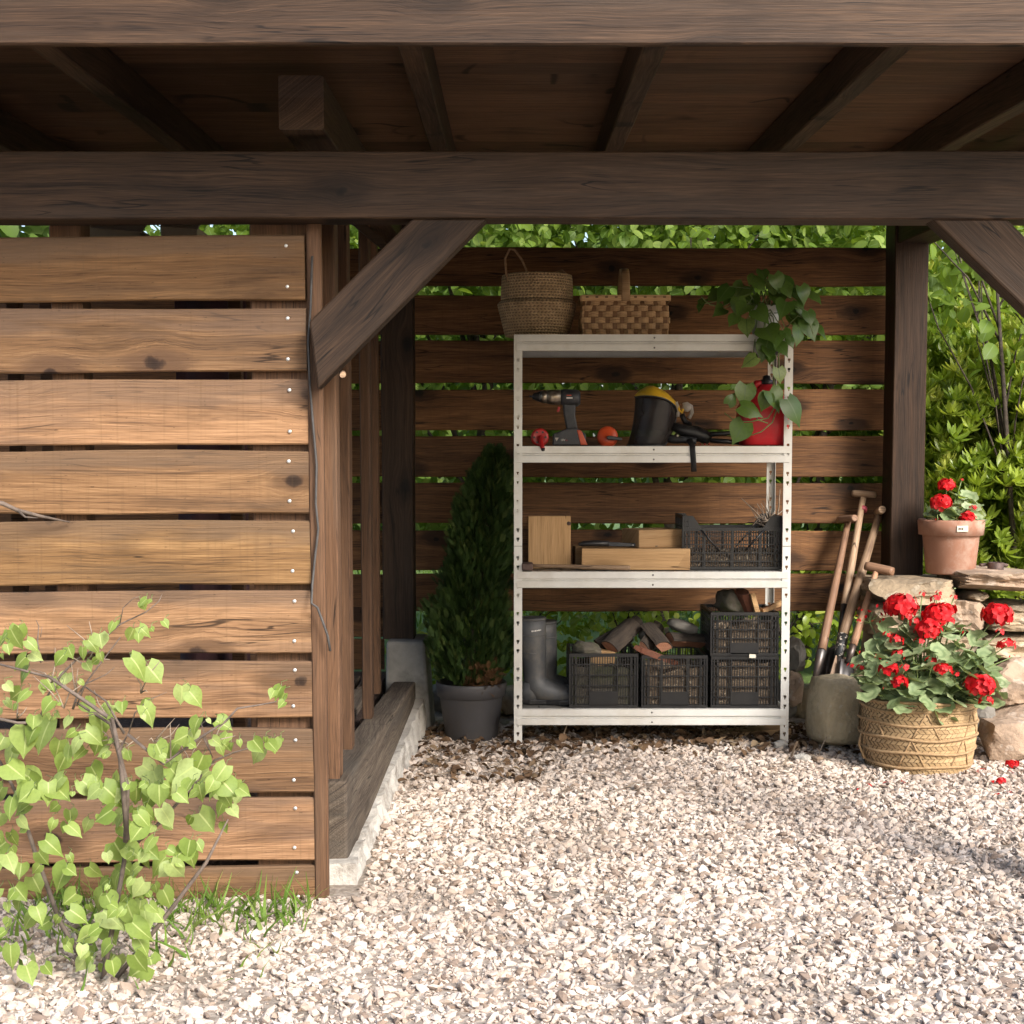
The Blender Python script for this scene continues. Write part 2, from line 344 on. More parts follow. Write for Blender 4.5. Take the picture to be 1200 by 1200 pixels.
M['litter'] = plain('dry_litter', (.20, .145, .095), (.09, .062, .04), .9, scale=50, bump=.9, bscale=120, bdist=.005, speck=((.42, .34, .24), 80, .58, .8))
M['darkfelt'] = plain('dark_cloth', (.05, .018, .022), (.03, .012, .014), .9)
M['card'] = plain('pale_card', (.50, .44, .33), (.40, .34, .25), .8, scale=6)
M['chipfloor'] = plain('dark_chip_floor', (.085, .050, .038), (.045, .028, .022), .95, scale=60, bump=1.0, bscale=110, bdist=.008, speck=((.16, .10, .075), 70, .58, .7))
M['roofsheet'] = plain('roof_sheet', (.10, .095, .09), (.075, .07, .065), .7)
M['stem'] = plain('green_stem', (.16, .22, .07), (.11, .16, .045), .5, scale=30)
M['l_lime'] = leafmat('lime_leaf', (.20, .285, .055), (.285, .375, .095), (.37, .45, .17), .36, .50, vein=(.44, .52, .19), spec=.35)
M['l_pothos'] = leafmat('pothos_leaf', (.065, .135, .022), (.125, .215, .042), (.21, .30, .08), .28, .34, vein=(.10, .17, .05))
M['l_ger'] = leafmat('geranium_leaf', (.20, .27, .125), (.295, .37, .185), (.37, .43, .25), .22, .60, zone=(.12, .18, .075), spec=.3)
M['l_thuja'] = leafmat('conifer_spray', (.020, .043, .010), (.044, .080, .018), (.085, .115, .030), .15, .6, spec=.2)
M['l_dead'] = leafmat('dead_conifer_spray', (.085, .045, .022), (.13, .07, .032), None, .1, .8, spec=.1)
M['l_bush'] = leafmat('bush_leaf', (.17, .26, .025), (.34, .43, .055), (.52, .56, .12), .42, .34, vein=(.30, .36, .12))
M['l_hazel'] = leafmat('hazel_leaf', (.11, .19, .024), (.23, .34, .05), (.37, .48, .12), .50, .5, vein=(.2, .3, .1), spec=.3)
M['l_far'] = leafmat('far_foliage', (.085, .145, .025), (.16, .25, .045), (.25, .34, .09), .45, .5, spec=.3)
M['l_grass'] = leafmat('grass_blade', (.10, .19, .03), (.19, .30, .055), (.26, .33, .09), .35, .5, spec=.2)
M['petal'] = leafmat('red_petal', (.46, .006, .012), (.72, .014, .020), (.82, .075, .075), .30, .5, spec=.25)
M['deadleaf'] = leafmat('dead_leaf', (.085, .05, .03), (.19, .12, .07), (.30, .22, .14), .15, .8, spec=.1)

# seagrass: coiled rows with a chevron stitch
g = NT('coiled_seagrass')
co = g.n('TexCoord', out=3); s3 = g.n('SeparateXYZ', {0: co}, out=None)
ang = g.ma('ARCTAN2', s3.outputs[1], s3.outputs[0])
row = g.ma('SINE', g.ma('MULTIPLY', s3.outputs[2], 2 * math.pi / .0125))
ph = g.ma('ADD', g.ma('MULTIPLY', ang, 62.0), g.ma('MULTIPLY', g.ma('PINGPONG', s3.outputs[2], .0125), 260.0))
st = g.ma('SINE', ph)
hh = g.ma('ADD', g.ma('MULTIPLY', row, .6), g.ma('MULTIPLY', st, .45))
nn = g.noise(co, 30, 4)
c = g.mix(g.step(nn, .3, .7), (.56, .39, .22), (.40, .27, .145))
c = g.mix(g.ma('MULTIPLY', g.step(hh, -.1, -.75), .75), c, (.10, .062, .032))
M['seagrass'] = g.done(g.pbr(c, .85, normal=g.bump(hh, .8, .004)))

# pebbles: stone colour per pebble
g = NT('limestone_gravel')
a = g.n('Attribute', out=2, attribute_name='tint')
cr = g.n('ValToRGB', {0: a}, out=None); e = cr.color_ramp; e.elements[0].color = (.24, .195, .165, 1); e.elements[1].color = (.72, .69, .65, 1)
for pz, cc in ((.07, (.34, .27, .215, 1)), (.22, (.60, .53, .46, 1)), (.45, (.70, .64, .58, 1)), (.60, (.66, .58, .51, 1)), (.80, (.74, .70, .655, 1))):
    q = e.elements.new(pz); q.color = cc
nz = g.noise(g.n('TexCoord', out=3), 130, 4)
c = g.mix(g.ma('MULTIPLY', g.step(nz, .45, .75), .45), g.mix(1.0, cr.outputs[0], (.80, .735, .69), 'MULTIPLY'), (.27, .205, .155))
pt = g.noise(g.n('TexCoord', out=3), 1.6, 5, .6)
c = g.mix(g.ma('MULTIPLY', g.step(pt, .50, .68), .55), c, (.26, .205, .16))
M['gravel'] = g.done(g.pbr(c, .85, normal=g.bump(nz, .3, .003)))
g = NT('ground_earth')
co = g.n('TexCoord', out=3); n1 = g.noise(co, 45, 5); n2 = g.noise(co, 1.5, 4)
c = g.mix(g.step(n1, .35, .65), (.42, .36, .305), (.25, .20, .16)); c = g.mix(g.ma('MULTIPLY', g.step(n2, .4, .7), .5), c, (.10, .085, .06))
M['earth'] = g.done(g.pbr(c, .95, normal=g.bump(n1, .8, .01)))
M['lawn'] = plain('lawn_turf', (.13, .20, .045), (.08, .135, .03), .9, scale=3, bump=.8, bscale=60, bdist=.01)

# ------------------------------------------------------------------ shared shapes
def plank(L, h, t, seed, seg=10, wav=.003):
    """board along local X, face in XZ, slightly uneven edges and eased corners"""
    b = MB(); e = min(.004, t * .2); V = []; Fc = []
    for i in range(seg + 1):
        x = -L / 2 + L * i / seg
        u = wav * mnoise.noise((x * 1.7, seed * 3.1, 0)); d = wav * mnoise.noise((x * 1.9, seed * 5.3, 4)); w = .5 * wav * mnoise.noise((x, seed, 9))
        zt, zb, y0, y1 = h / 2 + u, -h / 2 + d, -t / 2 + w, t / 2 + w
        V += [(x, y0 + e, zb), (x, y0, zb + e), (x, y0, zt - e), (x, y0 + e, zt), (x, y1 - e, zt), (x, y1, zt - e), (x, y1, zb + e), (x, y1 - e, zb)]
    for i in range(seg):
        for k in range(8):
            k2 = (k + 1) % 8
            Fc.append((i * 8 + k, i * 8 + k2, (i + 1) * 8 + k2, (i + 1) * 8 + k))
    Fc += [tuple(range(8)), tuple(seg * 8 + k for k in reversed(range(8)))]
    return b.add(V, Fc)
PLANK_SEED = [0]
def board(name, a, b, h, t, m, parent=None, wav=.003, roll=0.0, seg=10):
    """board whose centre line runs a -> b; local X along it, Z its height"""
    PLANK_SEED[0] += 1
    a, b = Vector(a), Vector(b); d = b - a
    o = plank(d.length, h, t, PLANK_SEED[0], seg, wav).build(name, m, parent)
    x = d.normalized(); ref = Vector((0, 0, 1)) if abs(x.z) < .9 else Vector((1, 0, 0))
    y = ref.cross(x).normalized(); z = x.cross(y)
    mt = Matrix((x, y, z)).transposed().to_4x4()
    mt = mt @ Matrix.Rotation(roll, 4, 'X'); mt.translation = (a + b) / 2
    if parent is not None: mt.translation -= Vector(parent.location)
    o.matrix_local = mt
    return o

def leaf_t(w, L=1.0, fold=.25, curl=.25, n=5, lobe=0.0):
    """leaf blade along +Y from its stalk, normal +Z; w(t) is the half width"""
    V = []; E = []; Fc = []
    for i in range(n + 1):
        t = i / n; zc = -curl * t * t * L
        ww = w(t); back = lobe * max(0, 1 - t * 3.2) 
        V += [(-ww, t * L - back, zc + fold * ww), (0, t * L, zc), (ww, t * L - back, zc + fold * ww)]; E += [1, 0, 1]
    for i in range(n):
        a = i * 3; b = a + 3
        Fc += [(a, a + 1, b + 1, b), (a + 1, a + 2, b + 2, b + 1)]
    return np.array(V, float), Fc, np.array(E, float)
def w_oval(t): return .21 * math.sin(math.pi * min(1, .04 + t * .96)) ** .8
def w_lance(t): return [.03, .12, .155, .12, 0.0][min(4, int(round(t * 4)))]
def w_heart(t): return [.30, .47, .49, .42, .28, .10, 0.0][min(6, int(round(t * 6)))]
def w_hazel(t): return [.10, .30, .37, .36, .28, .0][min(5, int(round(t * 5)))]
T_OVAL = leaf_t(w_oval, 1, .3, .2, 4)
T_LANCE = leaf_t(w_lance, 1, .22, .25, 4)
T_HEART = leaf_t(w_heart, 1, .14, .22, 6, .16)
T_HEART2 = leaf_t(w_heart, 1, .30, .50, 6, .16)
T_HEART3 = leaf_t(lambda t: w_heart(t) * .82, 1, -.12, .35, 6, .16)
T_HAZEL = leaf_t(w_hazel, 1, .18, .25, 5)
def t_scallop(seed, cup=.25):
    """round lobed geranium leaf, notched at the stalk"""
    n = 22; V = [(0, 0, 0)]; E = [0]
    rs = random.Random(seed)
    for ring, rr in ((1, .55), (2, 1.0)):
        for k in range(n):
            a = -math.pi / 2 + .22 + (2 * math.pi - .44) * k / (n - 1)
            r = rr * (1 + (.09 * math.cos(k * math.pi * 2 / 3.1) if ring == 2 else 0)) * (1 + rs.uniform(-.04, .04))
            z = cup * rr * rr * (.6 + .35 * math.cos(a * 3 + seed)) * (1 if ring == 2 else .35)
            V.append((r * math.cos(a) * .5, r * math.sin(a) * .5, z * .5)); E.append(rr)
    Fc = [(0, 1 + k, 2 + k) for k in range(n - 1)] + [(1 + k, 1 + n + k, 2 + n + k, 2 + k) for k in range(n - 1)]
    return np.array(V, float), Fc, np.array(E, float)
def rosette_t(nl=8, seed=0, tmpl=None):
    rs = np.random.default_rng(seed); Vs = []; Fs = []; Es = []; o = 0
    tv, tf, te = tmpl or T_OVAL
    for i in range(nl):
        a = 2 * math.pi * i / nl * 1.618 * 2 + rs.uniform(-.3, .3); el = rs.uniform(.05, .95)
        y = np.array((math.cos(a) * math.cos(el), math.sin(a) * math.cos(el), math.sin(el))); x = np.array((-math.sin(a), math.cos(a), 0.)); z = np.cross(x, y)
        V = tv * rs.uniform(.75, 1.1) @ np.array((x, y, z)) + np.array((0, 0, -.1 + .25 * el))
        Vs.append(V); Fs += [tuple(q + o for q in f) for f in tf]; Es.append(te); o += len(V)
    return np.concatenate(Vs), Fs, np.concatenate(Es)

def frames(tip, nrm):
    """rotation matrices whose rows are x, y=tip, z~nrm"""
    y = tip / np.linalg.norm(tip, axis=1, keepdims=True)
    z = nrm - y * np.sum(nrm * y, axis=1, keepdims=True); z /= np.maximum(np.linalg.norm(z, axis=1, keepdims=True), 1e-6)
    x = np.cross(y, z)
    return np.stack((x, y, z), axis=1)
def scatter(tmpl, P, Rm, S, tint=None):
    """one mesh of many copies of a template"""
    tv, tf, te = tmpl; n = len(P); k = len(tv)
    V = np.einsum('kj,njc->nkc', tv, Rm) * np.asarray(S).reshape(-1, 1, 1) + P[:, None, :]
    me = bpy.data.meshes.new('scatter')
    lens = np.array([len(f) for f in tf]); flat = np.concatenate([np.array(f) for f in tf])
    me.vertices.add(n * k); me.vertices.foreach_set('co', V.reshape(-1).astype(np.float32))
    loops = (flat[None, :] + (np.arange(n) * k)[:, None]).reshape(-1)
    me.loops.add(len(loops)); me.loops.foreach_set('vertex_index', loops.astype(np.int32))
    st = np.concatenate(([0], np.cumsum(np.tile(lens, n))[:-1]))
    me.polygons.add(n * len(lens)); me.polygons.foreach_set('loop_start', st.astype(np.int32))
    me.update(calc_edges=True); me.validate()
    a = me.attributes.new('tint', 'FLOAT', 'POINT'); t = rng.random(n) if tint is None else tint
    a.data.foreach_set('value', np.repeat(t, k).astype(np.float32))
    a = me.attributes.new('edge', 'FLOAT', 'POINT'); a.data.foreach_set('value', np.tile(te, n).astype(np.float32))
    return me
def tmesh(name, tmpl, smooth=True):
    me = bpy.data.meshes.new(name); me.from_pydata([tuple(v) for v in tmpl[0]], [], tmpl[1])
    a = me.attributes.new('edge', 'FLOAT', 'POINT'); a.data.foreach_set('value', tmpl[2].astype(np.float32))
    if smooth: me.polygons.foreach_set('use_smooth', [True] * len(me.polygons))
    return me
def rand_unit(n):
    v = rng.normal(size=(n, 3)); return v / np.linalg.norm(v, axis=1, keepdims=True)
def place_leaf(name, me, m, parent, p, tip, nrm, s):
    """one leaf object; p in the parent's space"""
    y = Vector(tip).normalized(); z = Vector(nrm); z = (z - y * z.dot(y)).normalized(); x = y.cross(z)
    mt = Matrix((x * s, y * s, z * s)).transposed().to_4x4(); mt.translation = p
    o = link(name, me, m, parent); o.matrix_local = mt
    return o
def rock_mesh(d, seed, rough=.18, boxy=.35, sub=3, freq=1.6, cuts=0):
    bm = bmesh.new(); bmesh.ops.create_icosphere(bm, subdivisions=sub, radius=1)
    for v in bm.verts:
        p = v.co.copy(); q = max(abs(p.x), abs(p.y), abs(p.z))
        p = p.lerp(p / q * .86, boxy)
        s = Vector((seed * 7.3, seed * 3.1, seed * 1.7))
        k = 1 + rough * mnoise.noise(p * freq + s) + rough * .5 * mnoise.noise(p * freq * 2.3 + s) + rough * .22 * mnoise.noise(p * freq * 5.5 + s)
        v.co = Vector((p.x * d[0] / 2, p.y * d[1] / 2, p.z * d[2] / 2)) * k
    if cuts:
        rs = random.Random(int(seed * 13 + 5))
        for q in range(cuts):
            nv = Vector((rs.gauss(0, 1), rs.gauss(0, 1), rs.gauss(0, 1))); nv = Vector((nv.x / d[0], nv.y / d[1], nv.z / d[2])).normalized()
            ext = max(v.co.dot(nv) for v in bm.verts); lim = ext * rs.uniform(.72, .93)
            for v in bm.verts:
                e_ = v.co.dot(nv) - lim
                if e_ > 0: v.co -= nv * e_ * .93
        for v in bm.verts: v.co *= 1 + .010 * mnoise.noise(v.co * 60) + .012 * mnoise.noise(v.co * 28)
    for f in bm.faces: f.smooth = not cuts
    me = bpy.data.meshes.new('rock'); bm.to_mesh(me); bm.free()
    return me

# ------------------------------------------------------------------ ground, gravel, lawn
b = MB(); N = 40
V = []; Fc = []
b.add([(-90, -40, 0), (90, -40, 0), (90, 120, 0), (-90, 120, 0)], [(0, 1, 2, 3)])
tag(b.build('ground', M['earth']), kind='structure')
b = MB(); b.add([(-60, 7.75, .006), (60, 7.75, .006), (60, 110, .006), (-60, 110, .006)], [(0, 1, 2, 3)])
tag(b.build('lawn', M['lawn']), kind='structure')
b = MB(); b.add([(-6, 7.4, .02), (-6, 8.3, .02), (-6, 9.5, -.05), (-6, 7.4, -.05), (2.4, 7.4, .02), (2.4, 8.3, .02), (2.4, 9.5, -.05), (2.4, 7.4, -.05)], [(0, 1, 5, 4), (1, 2, 6, 5), (0, 4, 7, 3)])

ico = bmesh.new(); bmesh.ops.create_icosphere(ico, subdivisions=1, radius=1)
IV = np.array([v.co[:] for v in ico.verts]); IF = [tuple(v.index for v in f.verts) for f in ico.faces]; ico.free()
def gravel(n, region, smin, smax, seed):
    r = np.random.default_rng(seed); P = []
    x0, x1, y0, y1 = region
    xy = np.stack((r.uniform(x0, x1, n), r.uniform(y0, y1, n)), 1)
    keep = (np.abs(xy[:, 0]) < .36 * xy[:, 1] + .15) & ~((xy[:, 0] < -.44) & (xy[:, 1] > 4.27))
    xy = xy[keep]; n = len(xy)
    S = smin + (smax - smin) * r.random(n) ** 3.6
    Z = S * r.uniform(-.1, .55, n)
    return np.column_stack((xy, Z)), S
gm = []
for k in range(6):
    r = np.random.default_rng(100 + k)
    tv = IV * r.uniform(.62, 1.3, (12, 1)) * np.array((1.25, .85, .5))
    P, S = gravel(20000, (-2.4, 2.6, 3.2, 7.1), .0038, .0175, 200 + k)
    Rm = frames(rand_unit(len(P)), rand_unit(len(P)) * .6 + np.array((0, 0, 1.)))
    gm.append((tv, P, Rm, S))
allV = []; 
tint = []
for tv, P, Rm, S in gm:
    allV.append((np.einsum('kj,njc->nkc', tv, Rm) * S.reshape(-1, 1, 1) + P[:, None, :]))
Vall = np.concatenate(allV); n = len(Vall)
me = bpy.data.meshes.new('gravel'); me.vertices.add(n * 12); me.vertices.foreach_set('co', Vall.reshape(-1).astype(np.float32))
loops = (np.array(IF).reshape(-1)[None, :] + (np.arange(n) * 12)[:, None]).reshape(-1)
me.loops.add(len(loops)); me.loops.foreach_set('vertex_index', loops.astype(np.int32))
me.polygons.add(n * 20); me.polygons.foreach_set('loop_start', (np.arange(n * 20) * 3).astype(np.int32))
me.update(calc_edges=True); me.polygons.foreach_set('use_smooth', np.zeros(n * 20, bool))
a = me.attributes.new('tint', 'FLOAT', 'POINT'); a.data.foreach_set('value', np.repeat(rng.random(n), 12).astype(np.float32))
tag(link('gravel', me, M['gravel']), 'pale crushed limestone gravel in front of the shelves', 'gravel', kind='stuff')

# dry leaves and chips swept against the back of the gravel
n = 950
lx = rng.uniform(-.42, 1.5, n); ly = 6.95 - np.abs(rng.normal(0, .32, n)); 
m0 = (lx < .15); ly[m0] = 6.9 - rng.random(m0.sum()) ** 1.3 * 1.15
keep = ~((lx > .25) & (ly < 6.3)); lx, ly = lx[keep], ly[keep]; n = len(lx)
P = np.column_stack((lx, ly, rng.uniform(.012, .03, n)))
me = scatter(leaf_t(w_hazel, 1, .5, .5, 4), P, frames(rand_unit(n) * np.array((1, 1, .25)), rand_unit(n) * .55 + np.array((0, 0, 1.))), rng.uniform(.02, .055, n))
tag(link('leaf_litter', me, M['deadleaf']), 'brown dry leaves and chips along the gravel edge', 'leaf litter', kind='stuff')
n = 160
P = np.column_stack((rng.uniform(-.4, 1.4, n), 6.9 - rng.random(n) ** 1.2 * 1.3, rng.uniform(.015, .03, n)))
me = scatter(leaf_t(lambda t: .035, 1, .3, .1, 2), P, frames(rand_unit(n) * np.array((1, 1, .15)), rand_unit(n) * .3 + np.array((0, 0, 1.))), rng.uniform(.05, .13, n))
tag(link('straw_litter', me, M['twigpale']), 'scattered straw and thin chips over the gravel', 'straw', kind='stuff')

# ------------------------------------------------------------------ plank wall on the left
YW = 4.25
w = thing('plank_wall', 'sunlit honey-brown plank wall of the shed on the left', 'wall', (-.58, YW, 0))
rows = [(275, 351, 278, 355), (360, 436, 362, 438), (444, 521, 446, 523), (528, 602, 527, 604), (610, 684, 612, 688), (692, 766, 694, 770), (774, 841, 772, 848), (855, 929, 854, 934), (935, 1008, 940, 1014), (1015, 1060, 1020, 1066)]
ends = [357, 359, 361, 362, 364, 365, 367, 368, 369, 370]
disc = MB(); disc.lathe([(.0, -.002), (.0048, -.002), (.0055, .0), (.0045, .0022), (0, .0028)], 10); disc = disc.mesh('nail'); disc.materials.append(M['nail'])
for i, ((t0, b0, t1, b1), xe) in enumerate(zip(rows, ends)):
    a = at(-160, (t1 + b1) / 2, YW); c = at(xe, (t0 + b0) / 2, YW)
    h = (at(xe, t0, YW) - at(xe, b0, YW)).z
    o = board('plank', (a.x, YW + .016, a.z), (c.x, YW + .016, c.z), h, .028, M['wall'], w, wav=.007, seg=20, roll=U(-.02, .02))
    o.color = [(.66, .60, .52, 1), (.86, .82, .74, 1), (.92, .88, .86, 1), (1.05, 1.0, .98, 1), (1.02, .98, .86, 1), (.98, .95, .95, 1), (1.0, .96, 1.0, 1), (.86, .82, .86, 1), (.9, .86, .88, 1), (.85, .8, .8, 1)][i]
    for f in (.17, .80):
        q = at(xe - 22 + U(-2, 2), t0 + (b0 - t0) * f, YW)
        loc = o.matrix_basis.inverted() @ (Vector((q.x, YW + .0005, q.z)) - Vector(w.location))
        k = link('nail', disc, None, o); k.location = (loc.x, -.0145, loc.z); k.rotation_euler = (R(90), 0, 0)
board('stud', (at(332, 600, 4.3).x, 4.333, 0.0), (at(332, 600, 4.3).x, 4.333, 2.1), .165, .10, M['stud'], w)
for X in (-1.25, -1.9):
    board('stud', (X, 4.34, 0), (X, 4.34, 2.1), .09, .10, M['stud'], w)
p0, p1 = at(357.5, 262, 4.262), at(369, 1060, 4.262)
board('corner_board', ((p0.x + .024), 4.262, 1.905), ((p1.x + .022), 4.262, 0.0), .041, .028, M['stud'], w)

# corner cable
ct = [(366, 300), (364, 360), (361, 400), (363, 450), (367, 500), (371, 545), (370, 590), (373, 620), (369, 655), (366, 685), (365, 707), (372, 712), (378, 728), (384, 745), (387, 763)]
b = MB(); b.tube([at(x, y, 4.236 - (.02 if y > 700 else 0)) for x, y in ct], .0035, 6)
o = b.build('hanging_cable', M['cable']); tag(o, 'thin grey cable hanging down the plank wall corner', 'cable')
b = MB(); b.tube([at(x, y, Yd) for x, y, Yd in ((-14, 588, 4.10), (3, 590, 4.12), (20, 598, 4.15), (48, 605, 4.19), (82, 612, 4.24))], [.007, .0065, .006, .0045, .002], 7)
b.tube([at(20, 598, 4.15), at(30, 606, 4.14), at(44, 607, 4.13)], [.004, .003, .001], 5)
tag(b.build('bare_branch', M['twig']), 'bare grey branch lying across the plank wall at mid height', 'branch')

# ------------------------------------------------------------------ side wall of the shed
w = thing('stud_wall', 'open stud side wall of the shed with timber sill', 'wall', (-.55, 5.7, 0))
for (xl, xr, Y, ybase, dep) in ((383, 402, 4.5, 960, .09), (404, 415.5, 5.02, 905, .09), (427, 438.5, 5.71, 843, .09), (440, 447, 6.43, 814, .09)):
    a, c = at(xl, ybase, Y), at(xr, ybase, Y)
    board('stud', ((a.x + c.x) / 2 - .008, Y + dep / 2, .297 - (Y - 4.46) * .0258), ((a.x + c.x) / 2 - .012, Y + dep / 2, 2.2), c.x - a.x, dep, M['stud'], w)
a, c = at(376.5, 600, 4.42), at(383, 600, 4.42)
b = MB()
V = []
for (X, Y, zt, zb) in ((-.492, 4.46, .297, .03), (-.440, 6.86, .235, .14)):
    V += [(X, Y, zt), (X, Y, zb), (X - .10, Y, zb), (X - .10, Y, zt)]
b.add(V, [(0, 1, 2, 3), (7, 6, 5, 4), (0, 4, 5, 1), (1, 5, 6, 2), (2, 6, 7, 3), (3, 7, 4, 0)])
sx = MB(); loc = Vector((-.48, 5.66, .18))
dirx = Vector((.053, 2.4, 0)).normalized(); rotz = math.atan2(dirx.y, dirx.x)
Mi = (Matrix.Translation(loc) @ Matrix.Rotation(rotz, 4, 'Z')).inverted()
b.v = [Mi @ p for p in b.v]
o = b.build('sill_beam', M['sill'], w, loc - Vector(w.location), (0, 0, rotz), bevel=.008)
for (y0, y1, zt) in ((4.62, 4.95, .262), (5.16, 5.64, .262), (5.82, 6.38, .258), (6.5, 6.82, .252)):
    board('floor_board', (-.64, y0, zt), (-.64, y1, zt), .028, .065, M['sill'], w)
    board('floor_board', (-.72, y0, zt), (-.72, y1, zt), .028, .065, M['sill'], w)
b = MB(); V = []
for (X, Y, zt) in ((-.468, 4.40, .060), (-.460, 5.2, .062), (-.437, 6.1, .10), (-.400, 6.95, .16)):
    V += [(X, Y, zt), (X + .022, Y, -.03), (X - .2, Y, -.03), (X - .2, Y, zt)]
Fc = [(0, 1, 2, 3), (15, 14, 13, 12)]
for i in range(3): Fc += [(i * 4 + k, i * 4 + 4 + k, i * 4 + 4 + (k + 1) % 4, i * 4 + (k + 1) % 4) for k in range(4)]
b.add(V, Fc); o = b.build('footing', M['lime'])
bm = bmesh.new(); bm.from_mesh(o.data); bmesh.ops.subdivide_edges(bm, edges=bm.edges, cuts=14, use_grid_fill=True)
for v in bm.verts: v.co += Vector((.012 * mnoise.noise(v.co * 16) + .006 * mnoise.noise(v.co * 45), 0, .012 * mnoise.noise(v.co * 13 + Vector((3, 1, 2)))))
bm.to_mesh(o.data); bm.free()
tag(o, 'whitish concrete footing strip under the dark timber sill', 'footing')
b = MB(); b.span((-6, 4.4, 0.0), (-.60, 7.28, .22)); tag(b.build('shed_floor', M['chipfloor']), kind='structure')

# things kept inside the shed, glimpsed through the gaps
for k, (x0, x1, y0, y1, Y, m, lab, nm) in enumerate(((100, 165, 268, 330, 4.72, 'card', 'pale cardboard box glimpsed over the top plank, left one', 'cardboard_box'), (188, 232, 266, 330, 4.66, 'card', 'pale cardboard box glimpsed over the top plank, right one', 'cardboard_box'))):
    a, c = at(x0, y0, Y), at(x1, y1, Y)
    r_ = thing(nm, lab, 'box', ((a.x + c.x) / 2, Y + .14, c.z))
    wd, hh = c.x - a.x, a.z - c.z
    b = MB(); b.box((0, 0, hh / 2), (wd, .28, hh)); b.build('carton', M[m], r_, bevel=.003)
    b = MB(); b.box((wd * .1, -.16, hh + .004), (wd, .11, .003), (.35, .06, .1)); b.build('flap', M[m], r_)
b = MB(); a, c = at(40, 332, 4.9), at(300, 345, 4.9); b.span((a.x, 4.6, c.z), (c.x, 5.0, a.z)); b.span((a.x, 4.62, .22), (a.x + .04, 4.66, c.z)); b.span((c.x - .04, 4.62, .22), (c.x, 4.66, c.z)); b.span((a.x, 4.94, .22), (a.x + .04, 4.98, c.z)); b.span((c.x - .04, 4.94, .22), (c.x, 4.98, c.z))
tag(b.build('storage_rack', M['stud'], bevel=.003), 'wooden storage rack inside the shed behind the plank wall', 'rack')
b = MB(); V = []; Fc = []; nx = 24
for i in range(nx + 1):
    for j in range(8):
        V.append((-1.18 + i * .023, 5.35 + .03 * math.sin(i * 1.1 + j * .3) * (.3 + j / 8), 1.85 - j * .2))
for i in range(nx):
    for j in range(7): Fc.append((i * 8 + j, i * 8 + j + 1, i * 8 + 9 + j, i * 8 + 8 + j))
b.add(V, Fc, None, True)
o = b.build('hanging_cloth', M['darkfelt']); q = o.modifiers.new('s', 'SOLIDIFY'); q.thickness = .006
tag(o, 'dark maroon cloth hanging inside the shed behind the planks', 'cloth')

# ------------------------------------------------------------------ back wall of spaced boards
YB = 7.30
w = thing('slatted_back_wall', 'dark stained back wall of spaced horizontal boards', 'wall', (.6, YB, 0))
brow = [(290, 335), (346, 392), (399, 449), (456.5, 504), (511, 559), (566, 613.5), (621.5, 668.5), (673, 717)]
for i, (t, bt) in enumerate(brow):
    a, c = at(478, (t + bt) / 2, YB), at(1062, (t + bt) / 2 + U(-.8, .8), YB)
    h = (at(600, t, YB) - at(600, bt, YB)).z
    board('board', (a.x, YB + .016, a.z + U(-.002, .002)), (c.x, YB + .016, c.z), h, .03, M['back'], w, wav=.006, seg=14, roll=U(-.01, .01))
board('top_plate', (-.7, YB + .06, 2.53), (2.15, YB + .06, 2.53), .14, .12, M['frame'], w)
# the same wall carried on behind the shed
w2 = thing('shed_rear_wall', 'spaced board rear wall of the shed seen through the studs', 'wall', (-2.2, YB, 0))
for i, (t, bt) in enumerate(brow):
    z = (at(500, t, YB).z + at(500, bt, YB).z) / 2; h = at(500, t, YB).z - at(500, bt, YB).z
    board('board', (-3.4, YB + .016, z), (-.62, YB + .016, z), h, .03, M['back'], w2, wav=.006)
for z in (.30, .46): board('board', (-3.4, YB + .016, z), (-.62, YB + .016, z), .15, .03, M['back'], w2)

# posts and braces
def post(name, x0, x1, Y, dep, z0, z1, m, label):
    o = board(name, ((x0 + x1) / 2, Y + dep / 2, z0), ((x0 + x1) / 2, Y + dep / 2, z1), x1 - x0, dep, m, None, wav=.004)
    if name == 'timber_post': o.color = (.62, .58, .56, 1)
    return tag(o, label, 'post')
a, c = at(448, 750, 6.95), at(485, 750, 6.95)
post('corner_post', a.x, c.x, 6.97, .16, a.z + .002, 2.45, M['frame'], 'dark timber corner post standing on the concrete pier')
b = MB(); pa, pc = at(460, 752, 6.86), at(498, 752, 6.86)
V = [(pa.x - .04, 6.86, -.02), (pc.x + .03, 6.84, -.02), (pc.x + .03, 7.2, -.02), (pa.x - .04, 7.2, -.02), (pa.x - .03, 6.88, pa.z), (pc.x, 6.87, pa.z - .003), (pc.x, 7.18, pa.z), (pa.x - .03, 7.18, pa.z)]
b.add(V, [(3, 2, 1, 0), (4, 5, 6, 7), (0, 1, 5, 4), (1, 2, 6, 5), (2, 3, 7, 6), (3, 0, 4, 7)])
tag(b.build('concrete_pier', M['concrete'], bevel=.015), 'rough grey concrete pier under the dark corner post', 'pier')
a, c = at(1048, 670, 7.02), at(1091, 300, 7.02)
post('timber_post', at(1046, 500, 7.02).x, at(1083, 600, 7.02).x, 7.02, .18, .70, 2.32, M['frame'], 'thick dark timber post standing on the dry stone wall')
post('front_post', 1.70, 1.82, 4.2, .12, 0, 2.2, M['frame'], 'timber front post at the right end of the header')
